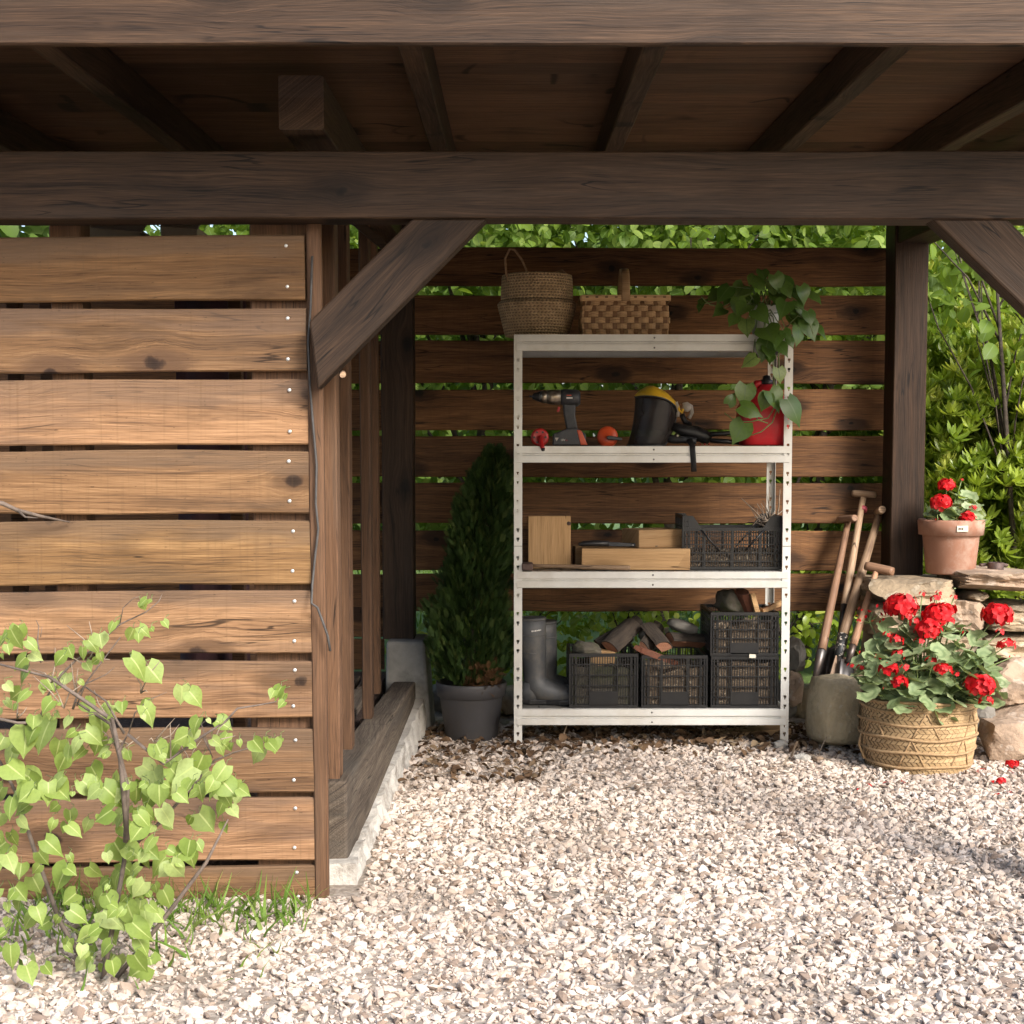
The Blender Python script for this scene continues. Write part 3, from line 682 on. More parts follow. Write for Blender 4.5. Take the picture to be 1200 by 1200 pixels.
def brace(name, P, Y, dep, m, label):
    """P: four face corners in the XZ plane, first two along the upper edge"""
    P = [Vector((p.x, 0, p.z)) for p in P]
    c = sum(P, Vector()) / 4; ax = (P[1] - P[0]).normalized(); ang = math.atan2(ax.z, ax.x)
    Mi = Matrix.Rotation(ang, 4, 'Y')
    b = MB(); L = [Mi @ (p - c) for p in P]
    b.prism([(p.x, p.z) for p in L], dep)
    o = b.build(name, m, None, (c.x, Y, c.z), (0, -ang, 0), bevel=.006)
    return tag(o, label, 'brace')
Yb = 4.165
brace('diagonal_brace', [at(362, 377, Yb), at(483, 256, Yb), at(571, 256, Yb), at(372, 456, Yb)], Yb, .082, M['frame'], 'big diagonal timber brace rising right from the plank wall corner')
brace('diagonal_brace', [at(1310, 385, Yb), at(1180, 256, Yb), at(1092, 256, Yb), at(1300, 456, Yb)], Yb, .082, M['frame'], 'diagonal timber brace in the upper right corner before the foliage')
brace('diagonal_brace', [at(404, 255, 5.6), at(420, 255, 5.6), at(462, 291, 5.6), at(452, 296, 5.6)], 5.6, .06, M['frame'], 'short slanting strut above the open stud side wall')
b = MB(); q = at(401, 437, 4.15); b.tube([(q.x, 4.168, q.z), (q.x + .004, 4.135, q.z - .006), (q.x + .004, 4.115, q.z - .008)], [.008, .0085, .007], 9)
tag(b.build('wooden_peg', M['handle']), 'small pale peg stuck into the left diagonal brace', 'peg')

# roof frame
tag(board('header_beam', (-2.6, 4.215, 1.995), (2.15, 4.215, 1.995), .18, .12, M['frame'], None, wav=.004, seg=18), 'long dark header beam across the open front under the eave', 'beam')
tag(board('side_plate', (1.845, 4.1, 2.20), (1.845, 7.25, 2.31), .14, .16, M['frame']), 'dark plate beam running back from the front post', 'beam')
tag(board('side_plate', (-.56, 4.1, 2.20), (-.56, 7.25, 2.31), .14, .12, M['frame']), 'dark plate beam above the open stud wall', 'beam')
rf = thing('roof', 'low pitched lean-to roof of boards on dark rafters', 'roof', (-.2, 3.9, 2.27))
sl = .11 / 3.15
def rz(Y): return 2.27 + (Y - 4.1) * sl + .06
for X in (-2.4, -1.75, -1.15, -.25, .35, .95, 1.5, 2.05):
    board('rafter', (X, 3.60, rz(3.6)), (X, 7.5, rz(7.5)), .12, .06, M['frame'], rf)
for i in range(26):
    Y = 3.60 + .15 * i + .075
    board('roof_board', (-2.7, Y, rz(Y) + .074), (2.25, Y, rz(Y) + .074), .024, .146, M['stud'], rf, seg=4)
board('fascia', (-2.7, 3.585, rz(3.6) - .022), (2.25, 3.585, rz(3.6) - .022), .155, .026, M['frame'], rf, seg=16)
b = MB(); b.add([(-2.75, 3.55, rz(3.55) + .088), (2.30, 3.55, rz(3.55) + .088), (2.30, 7.45, rz(7.45) + .088), (-2.75, 7.45, rz(7.45) + .088), (-2.75, 3.55, rz(3.55) + .10), (2.30, 3.55, rz(3.55) + .10), (2.30, 7.45, rz(7.45) + .10), (-2.75, 7.45, rz(7.45) + .10)],
    [(3, 2, 1, 0), (4, 5, 6, 7), (0, 1, 5, 4), (1, 2, 6, 5), (2, 3, 7, 6), (3, 0, 4, 7)])
b.build('roof_sheet', M['roofsheet'], rf)

# ------------------------------------------------------------------ trees and shrubs behind
def tree(name, label, cat, base, trunk_r, blobs, tmpl, n_cl, per, clr, size, m, group=None, limbs=10, up=.8, shell=.5, trunk=True, droop=.0):
    """blobs: ellipsoids (centre, radii) in world space; leaves in clumps through their volume"""
    r_ = thing(name, label, cat, base, group=group); B = np.array(base)
    cs = []; outs = []
    vol = np.array([bl[1][0] * bl[1][1] * bl[1][2] for bl in blobs]) ** .67; cnt = np.maximum(1, (n_cl * vol / vol.sum())).astype(int)
    for (c, rr), k in zip(blobs, cnt):
        d = rand_unit(k); rad = np.where(rng.random(k) < shell, rng.uniform(.8, 1.08, k), rng.random(k) ** .4)
        cs.append(np.array(c) + d * np.array(rr) * rad[:, None]); outs.append(d)
    cs = np.concatenate(cs); outs = np.concatenate(outs)
    keep = cs[:, 2] > .05
    cs, outs = cs[keep], outs[keep]
    P = np.repeat(cs, per, 0) + rng.normal(0, clr, (len(cs) * per, 3)); O = np.repeat(outs, per, 0)
    n = len(P); nr = O * .5 + rand_unit(n) * .6 + np.array((0, 0, up)); tip = rand_unit(n) + O * .5 + np.array((0, 0, -droop))
    P[:, 2] = np.maximum(P[:, 2], .03)
    if tmpl[0].shape[0] > 40: Rm = frames(rand_unit(n) * np.array((1, 1, .1)), O * .7 + rand_unit(n) * .45 + np.array((0, 0, up)))
    else: Rm = frames(tip, nr)
    me = scatter(tmpl, P - B, Rm, size * rng.uniform(.65, 1.2, n))
    link('crown', me, m, r_)
    if trunk:
        b = MB(); top = np.mean([bl[0] for bl in blobs], 0) - B
        pts = [Vector((0, 0, -.05))] + [Vector((top[0] * t + U(-.04, .04), top[1] * t + U(-.04, .04), max(.2, top[2] * t))) for t in (.3, .6, .95)]
        b.tube(pts, [trunk_r * 1.2, trunk_r, trunk_r * .8, trunk_r * .45], 9)
        b.build('trunk', M['bark'], r_)
        b = MB()
        for k in range(limbs):
            e = Vector(cs[rng.integers(len(cs))] - B); s0 = pts[1].lerp(pts[3], U(.0, .9)); mid = s0.lerp(e, .5) + Vector((U(-.1, .1), U(-.1, .1), U(0, .15)))
            b.tube([s0, s0.lerp(mid, .6) + Vector((U(-.04, .04), 0, .03)), mid, e], [trunk_r * .42, trunk_r * .3, trunk_r * .22, trunk_r * .06], 6)
        b.build('limb', M['bark'], r_)
    return r_
for i, X in enumerate((-.35, .15, .62, 1.05, 1.5, 1.95)):
    tree('ground_shrub', '%s low leafy shrub from the left under the back wall boards' % ['first', 'second', 'third', 'fourth', 'fifth', 'sixth'][i], 'shrub', (X, 8.25 + .2 * (i % 2), 0), .012, [((X, 8.25 + .2 * (i % 2), .22 + .1 * (i % 3)), (.30, .25, .26))], T_HAZEL, 60, 5, .06, .055, M['l_bush'], 'low shrubs behind the back wall', limbs=8, droop=.2)
RO = rosette_t(11, 1, T_LANCE); RO2 = rosette_t(9, 2, T_LANCE)
for i, (X, lab) in enumerate(((-1.55, 'behind the shed studs'), (-.25, 'behind the wall at the conifer'), (.85, 'behind the wall at the shelves'), (1.75, 'behind the wall near the thick post'))):
    tree('hazel_tree', 'leafy green hazel tree ' + lab, 'tree', (X, 8.9 + .3 * (i % 2), 0), .05, [((X, 8.9 + .3 * (i % 2), 1.9), (.85, .75, 1.25)), ((X + .3, 8.6, 2.6), (.7, .55, .6))], T_HAZEL, 560, 9, .11, .072, M['l_hazel'], 'hazel trees behind the back wall', limbs=9, droop=.4)
tree('rosette_bush', 'broad yellow-green bush with whorled leaves right of the thick post', 'bush', (2.95, 8.6, 0), .035,
     [((2.65, 8.35, .95), (.55, .5, .8)), ((3.25, 8.4, 1.15), (.6, .6, .85)), ((2.9, 8.75, 1.5), (.75, .5, .5))], RO, 1900, 2, .055, .085, M['l_bush'], limbs=14, up=.9, shell=.62)
tree('rosette_bush', 'pale green bush in sun behind the whorled bush', 'bush', (2.7, 10.2, 0), .04,
     [((2.7, 10.0, 1.6), (.9, .7, 1.3)), ((3.7, 10.2, 1.9), (1.0, .7, 1.3))], RO2, 1500, 2, .08, .115, M['l_bush'], limbs=10, up=.9)
tree('hazel_tree', 'thin tree with big leaves against the light at upper right', 'tree', (2.75, 8.0, 0), .016,
     [((2.52, 7.95, 2.05), (.38, .35, .33)), ((2.8, 8.1, 2.5), (.5, .4, .35)), ((2.2, 8.1, 2.75), (.4, .3, .25))], T_HAZEL, 42, 4, .09, .105, M['l_hazel'], limbs=12, droop=.5, shell=.3)
for i, (X, Y, lab) in enumerate(((-6, 17, 'far left'), (-1.5, 19, 'left of the middle'), (3.6, 16.5, 'right of the middle'), (8.2, 18, 'far right'))):
    tree('garden_tree', 'tall bright garden tree far behind the shed, ' + lab, 'tree', (X, Y, 0), .18, [((X, Y, 3.2), (2.4, 2, 2.3)), ((X + .8, Y - .6, 1.5), (2.2, 1.6, 1.3))], T_HAZEL, 620, 9, .33, .26, M['l_far'], 'garden trees far behind', limbs=12, droop=.3)
n = 5200
P = np.column_stack((rng.uniform(-2.5, 5.2, n), 10.7 + rng.random(n) ** 1.3 * 6, np.full(n, .0)))
me = scatter(leaf_t(lambda t: .045 * (1 - t) + .004, 1, .4, .5, 3), P, frames(np.column_stack((rng.normal(0, .35, n), rng.normal(0, .35, n), np.ones(n))), rand_unit(n)), rng.uniform(.06, .2, n))
tag(link('grass', me, M['l_grass']), 'bright grass growing on the lawn behind the wall', 'grass', kind='stuff')

# ------------------------------------------------------------------ steel shelving unit
YS, DEP = 6.50, .43
SX0, SX1 = at(602.5, 640, YS).x, at(926.5, 640, YS).x
SXM = (SX0 + SX1) / 2
shelf = thing('shelving_unit', 'cream-grey galvanised steel shelving unit with four shelves', 'shelf', (SXM, YS + DEP / 2, 0))
def sl_(p): return Vector(p) - Vector(shelf.location)
ZT = at(602, 392, YS).z
def upright_mesh():
    """slotted angle: keyholes cut through the front flange, plain side flange"""
    b = MB(); W = .034; xs = [0, .0105, .0140, .0190, .0225, .034]
    zs = [0]; cells = []           # rows: (height, columns left open)
    z = .05; k = 0
    while z < ZT - .05:
        if k % 3 != 2:
            cells += [(z, z + .008, (2,)), (z + .008, z + .018, (1, 2, 3))]
        z += .0402; k += 1
    rows_ = []; zc = 0
    for (a, c, h) in cells:
        if a > zc + 1e-5: rows_.append((zc, a, ()))
        rows_.append((a, c, h)); zc = c
    rows_.append((zc, ZT, ()))
    for (a, c, h) in rows_:
        x0 = None
        for i in range(5):
            if i not in h and x0 is None: x0 = xs[i]
            if x0 is not None and (i in h or i == 4):
                x1 = xs[i] if i in h else xs[5]
                b.add([(x0, 0, a), (x1, 0, a), (x1, 0, c), (x0, 0, c)], [(0, 1, 2, 3)]); x0 = None
        b.add([(0, 0, a), (0, .034, a), (0, .034, c), (0, 0, c)], [(3, 2, 1, 0)])
        b.add([(W, 0, a), (W, .007, a), (W, .007, c), (W, 0, c)], [(0, 1, 2, 3)])
    me = b.mesh('upright'); bm = bmesh.new(); bm.from_mesh(me); bmesh.ops.remove_doubles(bm, verts=bm.verts, dist=1e-5); bm.to_mesh(me); bm.free()
    return me
um = upright_mesh()
for (x, y, sx, sy) in ((SX0, YS, 1, 1), (SX1, YS, -1, 1), (SX0, YS + DEP, 1, -1), (SX1, YS + DEP, -1, -1)):
    o = link('upright', um, M['steel'], shelf, sl_((x, y, 0))); o.scale = (sx, sy, 1)
    q = o.modifiers.new('s', 'SOLIDIFY'); q.thickness = .0016; q.offset = 0
    b = MB(); b.box((.017, .017, .004), (.040, .040, .010)); f = b.build('foot', M['black'], o, bevel=.002)
    b = MB(); b.box((.0172, -.0018, at(602, 640, YS).z), (.0342, .002, .0022)); b.build('joint', M['bolt'], o)
levels = [392, 523, 670, 831]
prof = [(0, 0), (0, -.029), (.010, -.0315), (.010, -.0385), (0, -.041), (0, -.068), (.002, -.070), (.022, -.070), (.022, -.068), (.0035, -.066), (.0035, -.044), (.0125, -.0405), (.0125, -.0295), (.0035, -.027), (.0035, -.003), (.030, -.003), (.030, 0)]
def beam(name, L, m, parent, loc, rz_):
    b = MB(); n = len(prof)
    V = [(-L / 2, y, z) for y, z in prof] + [(L / 2, y, z) for y, z in prof]
    b.add(V, [tuple(range(n)), tuple(reversed(range(n, 2 * n)))] + [(i, n + i, n + (i + 1) % n, (i + 1) % n) for i in range(n)])
    return b.build(name, m, parent, loc, (0, 0, rz_))
SZ = []
for i, y in enumerate(levels):
    z = at(764, y, YS).z; SZ.append(z)
    L = SX1 - SX0 - .022
    o = beam('front_beam', L, M['steel'], shelf, sl_((SXM, YS - .004, z)), 0)
    for dzv in (-.014, -.056):
        b = MB(); b.lathe([(0, 0), (.0042, 0), (.0038, .0018), (0, .0026)], 10); r_ = b.build('rivet', M['bolt'], o); r_.location = (0.003, .0, dzv); r_.rotation_euler = (R(90), 0, 0)
    beam('rear_beam', L, M['steel'], shelf, sl_((SXM, YS + DEP + .004, z)), R(180))
    beam('side_beam', DEP - .06, M['steel'], shelf, sl_((SX0 + .004, YS + DEP / 2, z)), R(-90))
    beam('side_beam', DEP - .06, M['steel'], shelf, sl_((SX1 - .004, YS + DEP / 2, z)), R(90))
    nd = 12; wd = (SX1 - SX0 - .02) / nd
    dk = MB(); dk.box((0, 0, -.004), (wd - .004, DEP - .035, .004)); dk.box((-(wd - .004) / 2 + .002, 0, -.010), (.003, DEP - .04, .010)); dk.box(((wd - .004) / 2 - .002, 0, -.010), (.003, DEP - .04, .010)); dkm = dk.mesh('deck_panel')
    for k in range(nd): link('deck_panel', dkm, M['deck'], shelf, sl_((SX0 + .01 + wd * (k + .5), YS + DEP / 2, z + .0035)))
TOP = [z + .0036 for z in SZ]
def on(px, Y): return at(px, 600, Y).x
def wpx(n, Y): return n * Y / F

# ---- baskets on the top shelf
r_ = thing('seagrass_basket', 'round brown folded seagrass basket on top of the shelves', 'basket', (on(629, 6.72), 6.72, TOP[0]))
k = wpx(1, 6.72)
prof_b = [(0, 0), (33 * k, .0), (37 * k, .004), (42 * k, 20 * k), (45.5 * k, 35 * k), (46 * k, 38 * k), (44 * k, 40.5 * k), (42.5 * k, 40 * k), (42 * k, 43 * k), (42 * k, 52 * k), (41 * k, 68 * k), (40.5 * k, 71 * k), (39 * k, 71.5 * k), (38 * k, 69 * k), (38.5 * k, 40 * k), (32 * k, .012), (0, .01)]
b = MB(); b.lathe(prof_b, 56, jit=.012); b.build('body', M['seagrass'], r_)
b = MB(); hp = [(-34 * k, 62 * k), (-36 * k, 74 * k), (-37 * k, 88 * k), (-32 * k, 99 * k), (-26 * k, 98 * k), (-18 * k, 87 * k), (-13 * k, 76 * k), (-11 * k, 64 * k)]
b.tube([(x, -18 * k - .014, z) for x, z in hp], .0052, 7); b.build('handle', M['rope'], r_)
b = MB(); b.tube([(x, 20 * k, z) for x, z in ((10 * k, 66 * k), (18 * k, 76 * k), (30 * k, 80 * k), (36 * k, 74 * k), (34 * k, 64 * k))], .0052, 7); b.build('handle', M['rope'], r_)

r_ = thing('splint_basket', 'rectangular woven wood splint basket with arched handle on top of the shelves', 'basket', (on(729.5, 6.70), 6.70, TOP[0]))
k = wpx(1, 6.70); W_, H_, D_ = 99 * k, 45 * k, .25
def bulge(t): return 1 - .10 * (2 * t - .75) ** 2
rowsn, colsn = 6, 12
for side, (L, sgn) in {'front': (W_, -1), 'rear': (W_, 1), 'left': (D_, -2), 'right': (D_, 2)}.items():
    n = colsn if L == W_ else 7
    hz = MB(); vt = MB()
    for j in range(rowsn):
        z = H_ * (j + .5) / rowsn * .9; s = bulge(z / H_)
        seg = n * 3; V = []
        for i in range(seg + 1):
            u = -.5 + i / seg; off = .0045 * math.cos((u + .5) * n * math.pi * 2 / 2 * 1.0 - math.pi * .5 + j * math.pi) if 0 < i < seg else 0
            V.append((u * L * s, off))
        hh = H_ / rowsn * .40
        o_ = D_ / 2 * s if L == W_ else W_ / 2 * s
        vv = []
        for (u, off) in V: vv += [(u, -o_ - off - .0022, z - hh), (u, -o_ - off - .0022, z + hh), (u, -o_ - off, z + hh), (u, -o_ - off, z - hh)]
        ff = []
        for i in range(seg): ff += [(i * 4 + q, i * 4 + 4 + q, i * 4 + 4 + (q + 1) % 4, i * 4 + (q + 1) % 4) for q in range(4)]
        ff += [(0, 1, 2, 3), (seg * 4 + 3, seg * 4 + 2, seg * 4 + 1, seg * 4)]
        hz.add(vv, ff, Matrix.Rotation({-1: 0, 1: math.pi, -2: -math.pi / 2, 2: math.pi / 2}[sgn], 4, 'Z'))
    for i in range(n):
        u = -.5 + (i + .5) / n; vv = []; seg = 6
        for q in range(seg + 1):
            z = H_ * .94 * q / seg; s = bulge(z / H_); o_ = D_ / 2 * s if L == W_ else W_ / 2 * s
            wdt = L / n * .30
            vv += [(u * L * s - wdt, -o_ - .001, z), (u * L * s + wdt, -o_ - .001, z), (u * L * s + wdt, -o_ + .001, z), (u * L * s - wdt, -o_ + .001, z)]
        ff = []
        for q in range(seg): ff += [(q * 4 + t, q * 4 + 4 + t, q * 4 + 4 + (t + 1) % 4, q * 4 + (t + 1) % 4) for t in range(4)]
        vt.add(vv, ff, Matrix.Rotation({-1: 0, 1: math.pi, -2: -math.pi / 2, 2: math.pi / 2}[sgn], 4, 'Z'))
    hz.build('weaver_panel', M['splint'], r_); vt.build('stake_panel', M['splintdark'], r_)
b = MB()
for (x, y, dx, dy) in ((0, -D_ / 2 - .004, W_ + .012, .007), (0, D_ / 2 + .004, W_ + .012, .007), (-W_ / 2 - .004, 0, .007, D_ + .002), (W_ / 2 + .004, 0, .007, D_ + .002)):
    b.box((x, y, H_ * .93), (dx * .985, dy, H_ * .15))
rim = b.build('rim', M['splint'], r_, bevel=.0015)
for i in range(9):
    b = MB(); b.box((-W_ / 2 + W_ * (i + .5) / 9, -D_ / 2 - .0085, H_ * .95), (.012, .003, .006)); b.build('lashing', M['splintdark'], rim)
b = MB(); b.box((0, 0, .006), (W_ * .88, D_ * .88, .006)); b.build('base', M['splintdark'], r_)
b = MB(); pts = [(0, (D_ / 2 + .012) * math.cos(t), H_ * .85 + 40 * k * math.sin(t) ** .8) for t in [math.pi * i / 16 for i in range(17)]]
b.tube(pts, .0185, 8, flat=.16, up=(0, 1, 0)); b.build('handle', M['splint'], r_)

# ---- second shelf: drill
YD = 6.60
k = wpx(1, YD)
def pp(px, py, Y, o): p = at(px, py, Y); return Vector((p.x, Y, p.z)) - Vector(o)
o0 = (on(660, YD), YD, TOP[1]); r_ = thing('cordless_drill', 'black cordless drill with red trigger standing on its battery', 'drill', o0)
zs = -pp(660, 521.5, YD, o0).z            # settle on the shelf
def dp(px, py, dy=0): v = pp(px, py, YD, o0); return Vector((v.x, dy, v.z + zs))
b = MB()
b.tube([dp(657, 465), dp(660, 465), dp(668, 465.5), dp(677, 466), dp(680, 466)], [8.5 * k, 9.6 * k, 10 * k, 9.6 * k, 7 * k], 14)
b.build('motor_housing', M['tooldark'], r_)
b = MB(); b.prism([(dp(659, 472).x, dp(659, 472).z), (dp(675, 472).x, dp(675, 472).z), (dp(674, 485).x, dp(674, 485).z), (dp(677, 502).x, dp(677, 502).z), (dp(664, 503).x, dp(664, 503).z), (dp(661, 488).x, dp(661, 488).z)], .034, Matrix.Translation((0, -.017, 0)))
b.build('grip', M['tooldark'], r_, bevel=.007)
b = MB(); b.prism([(dp(647, 521.5).x, 0.0), (dp(687, 521.5).x, 0), (dp(686, 508).x, dp(0, 508).z), (dp(676, 501).x, dp(0, 501).z), (dp(663, 502).x, dp(0, 502).z), (dp(648, 508).x, dp(0, 508).z)], .075, Matrix.Translation((0, -.0375, 0)))
bat = b.build('battery', M['tooldark'], r_, bevel=.006)
b = MB(); b.prism([(dp(675.5, 505).x, dp(0, 503).z), (dp(681, 504).x, dp(0, 504).z), (dp(688, 521).x, .002), (dp(680, 521).x, .002)], .08, Matrix.Translation((0, -.040, 0))); b.build('red_clip', M['orange'], r_, bevel=.003)
b = MB(); b.tube([dp(640, 464.5), dp(646, 464.7), dp(657, 465)], [7.4 * k, 8.6 * k, 8.8 * k], 16); b.tube([dp(640.5, 464.5), dp(634, 464.3)], [7.6 * k, 6.6 * k], 16)
b.build('torque_ring', M['chuck'], r_)
b = MB(); b.tube([dp(634, 464.3), dp(631, 464.2), dp(625, 464), dp(624, 464)], [6.4 * k, 5.6 * k, 3.4 * k, 2.6 * k], 14); b.tube([dp(624, 464), dp(620.5, 464)], 1.3 * k, 8); b.build('chuck', M['black'], r_)
b = MB(); b.box(dp(654.5, 479), (.012, .012, .022), (0, .25, 0)); b.build('trigger', M['redp'], r_, bevel=.003)
b = MB(); b.box(dp(667, 466, -.0365), (.026, .002, .006)); b.build('badge', M['white'], r_)
b = MB(); b.box(dp(666.5, 463, -.0362), (.020, .002, .004)); b.build('badge', M['orange'], r_)
b = MB(); v = dp(652, 514, -.0388); b.prism([(-.008, .006), (.009, .006), (.0, -.009)], .0012, Matrix.Translation(v)); b.build('emblem', M['palegrey'], bat)
def text(body, size, loc, m, parent, name='lettering', rot=(R(90), 0, 0)):
    cu = bpy.data.curves.new(name, 'FONT'); cu.body = body; cu.size = size; cu.extrude = .0004; cu.materials.append(m)
    tmp = bpy.data.objects.new(name, cu); COL.objects.link(tmp); dg = bpy.context.evaluated_depsgraph_get(); dg.update()
    me = bpy.data.meshes.new_from_object(tmp.evaluated_get(dg)); bpy.data.objects.remove(tmp)
    if not me.materials: me.materials.append(m)
    return link(name, me, None, parent, loc, rot)
v = dp(656.5, 516.2, -.0386); text('18V', .013, v, M['white'], bat); v = dp(662.5, 516.2, -.0386); text('Li', .011, v, M['redp'], bat)

# red knob tool and orange ring tool
r_ = thing('red_hand_clamp', 'round dark red hand tool with drooping lever left of the drill', 'tool', (on(632.5, 6.56), 6.56, TOP[1]))
k = wpx(1, 6.56); Mx = Matrix.Translation((0, 0, 9.6 * k)) @ Matrix.Rotation(R(90), 4, 'X')
b = MB(); b.lathe([(0, -.015), (8.5 * k, -.015), (10.6 * k, -.009), (10.6 * k, .006), (8.5 * k, .013), (6.5 * k, .010), (0, .012)], 28, M=Mx); dsc = b.build('disc', M['redp'], r_)
b = MB(); 
for q in range(6):
    t = q * math.pi / 3; b.tube([(6.6 * k * math.cos(t), -.0125, 9.6 * k + 6.6 * k * math.sin(t)), (6.6 * k * math.cos(t), -.0145, 9.6 * k + 6.6 * k * math.sin(t))], .0045, 8)
b.build('vent', M['black'], dsc)
b = MB(); b.tube([(0, -.016, 10.5 * k), (.004, -.026, 5 * k), (.009, -.075, -.006), (.012, -.082, -.016)], [.010, .011, .010, .008], 9); lv = b.build('lever', M['redp'], r_)
b = MB(); b.tube([(.0117, -.082, -.014), (.013, -.085, -.022)], [.0095, .007], 9); b.build('lever_tip', M['black'], lv)
r_ = thing('orange_ring_tool', 'round orange hand tool with black lever right of the drill', 'tool', (on(711.5, 6.60), 6.60, TOP[1]))
k = wpx(1, 6.60); Mx = Matrix.Translation((0, 0, 10.2 * k)) @ Matrix.Rotation(R(90), 4, 'X')
b = MB(); b.lathe([(0, -.018), (10 * k, -.018), (12.2 * k, -.010), (12.4 * k, .006), (10 * k, .016), (0, .019)], 30, M=Mx); b.build('disc', M['orange'], r_)
b = MB(); b.prism([(-1.5 * k, 13 * k), (1 * k, 14.5 * k), (15 * k, 12 * k), (17 * k, 10 * k), (15 * k, 8.5 * k), (1 * k, 9.5 * k), (-1.5 * k, 11 * k)], .02, Matrix.Translation((0, -.036, -.01))); b.build('lever', M['black'], r_, bevel=.003)

# face shield
YV = 6.64; o0 = (on(766, YV), YV, TOP[1]); r_ = thing('face_shield', 'yellow browed face shield with dark visor resting on the shelf', 'face shield', o0)
zs = -pp(766, 521, YV, o0).z; k = wpx(1, YV)
def fp(px, py): v = pp(px, py, YV, o0); return v.x, v.z + zs
# dark visor: sheet bent round a tilted axis, from its brow edge down to its lower rim
top_c = [(745, 464), (755, 463.5), (768, 465), (780, 468.5), (789, 475), (793.5, 484)]
bot_c = [(736, 520), (742, 521), (755, 521), (768, 521), (778, 520), (784, 512)]
dep_c = [0.02, -.055, -.088, -.082, -.045, .03]
nU, nV = 26, 14; V = []; Fc = []
def lerp_list(L, t):
    f = t * (len(L) - 1); i = min(int(f), len(L) - 2); u = f - i; n_ = len(L) - 1
    def cat(p0, p1, p2, p3): return .5 * (2 * p1 + (p2 - p0) * u + (2 * p0 - 5 * p1 + 4 * p2 - p3) * u * u + (3 * p1 - p0 - 3 * p2 + p3) * u ** 3)
    ix = [max(i - 1, 0), i, i + 1, min(i + 2, n_)]
    if isinstance(L[0], tuple): return tuple(cat(*[L[j][q] for j in ix]) for q in range(2))
    return cat(*[L[j] for j in ix])
for i in range(nU + 1):
    t = i / nU; a = lerp_list(top_c, t); c = lerp_list(bot_c, t); dd = lerp_list(dep_c, t)
    for j in range(nV + 1):
        s = j / nV; x, z = fp(a[0] * (1 - s) + c[0] * s + 2.0 * math.sin(s * math.pi), a[1] * (1 - s) + c[1] * s)
        V.append((x, dd * (1 - .12 * s), z))
for i in range(nU):
    for j in range(nV): Fc.append((i * (nV + 1) + j, (i + 1) * (nV + 1) + j, (i + 1) * (nV + 1) + j + 1, i * (nV + 1) + j + 1))
b = MB(); b.add(V, Fc, None, True); vz = b.build('visor', M['visor'], r_)
q = vz.modifiers.new('s', 'SOLIDIFY'); q.thickness = .0018
def vpt(i, j, o=-.002): p = Vector(V[i * (nV + 1) + j]); p.y += o; return p
b = MB(); b.tube([vpt(i, 0, -.003) for i in range(nU + 1)], .0075, 8, flat=.45, up=(0, 0, 1)); b.build('brow_band', M['tooldark'], r_)
b = MB(); b.tube([vpt(nU, j) for j in range(nV + 1)] + [vpt(i, nV) for i in reversed(range(nU))], .0045, 7); b.build('edge_rim', M['tooldark'], r_)
# yellow brow dome
apex = [(744, 462), (750, 456), (762, 450.5), (776, 455.5), (788, 464.5), (797, 475)]
nU2 = 22; nV2 = 8; V2 = []; Fc = []
for i in range(nU2 + 1):
    t = i / nU2; a = lerp_list(top_c, t); c = lerp_list(apex, t); dd = lerp_list(dep_c, t)
    for j in range(nV2 + 1):
        s = j / nV2; sa = math.sin(s * math.pi / 2); x, z = fp(a[0] * (1 - s) + c[0] * s, a[1] + (c[1] - a[1]) * sa)
        V2.append((x, dd * math.cos(s * math.pi / 2) + .0 + .02 * s, z))
for i in range(nU2):
    for j in range(nV2): Fc.append((i * (nV2 + 1) + j, (i + 1) * (nV2 + 1) + j, (i + 1) * (nV2 + 1) + j + 1, i * (nV2 + 1) + j + 1))
b = MB(); b.add(V2, Fc, None, True); yb = b.build('brow_guard', M['yellow'], r_); q = yb.modifiers.new('s', 'SOLIDIFY'); q.thickness = .003
def f3(px, py, y): x, z = fp(px, py); return Vector((x, y, z))
b = MB(); b.tube([f3(794, 474, .0), f3(796, 480, -.005), f3(799, 482.5, -.01), f3(800, 478, -.012)], .006, 7); b.build('ratchet_hook', M['yellow'], yb)
b = MB(); b.lathe([(0, -.01), (.016, -.01), (.02, 0), (.016, .008), (0, .01)], 18, M=Matrix.Translation(f3(805, 476, .0)) @ Matrix.Rotation(R(90), 4, 'X')); kb = b.build('ratchet_knob', M['palegrey'], r_)
b = MB(); b.tube([f3(800, 473, 0), f3(805, 471.5, 0), f3(810, 475, 0), f3(811, 482, 0), f3(807.5, 489, .005)], .009, 8, flat=.5); b.build('head_strap', M['palegrey'], r_)
b = MB(); b.tube([f3(792, 470, .0), f3(795, 478, .0), f3(794, 487, .0)], .008, 8); b.build('pivot', M['palegrey'], r_)
b = MB(); b.tube([f3(800, 484, .03), f3(803, 492, .03), f3(810, 496, .05)], .012, 8); b.build('headband', M['black'], r_)

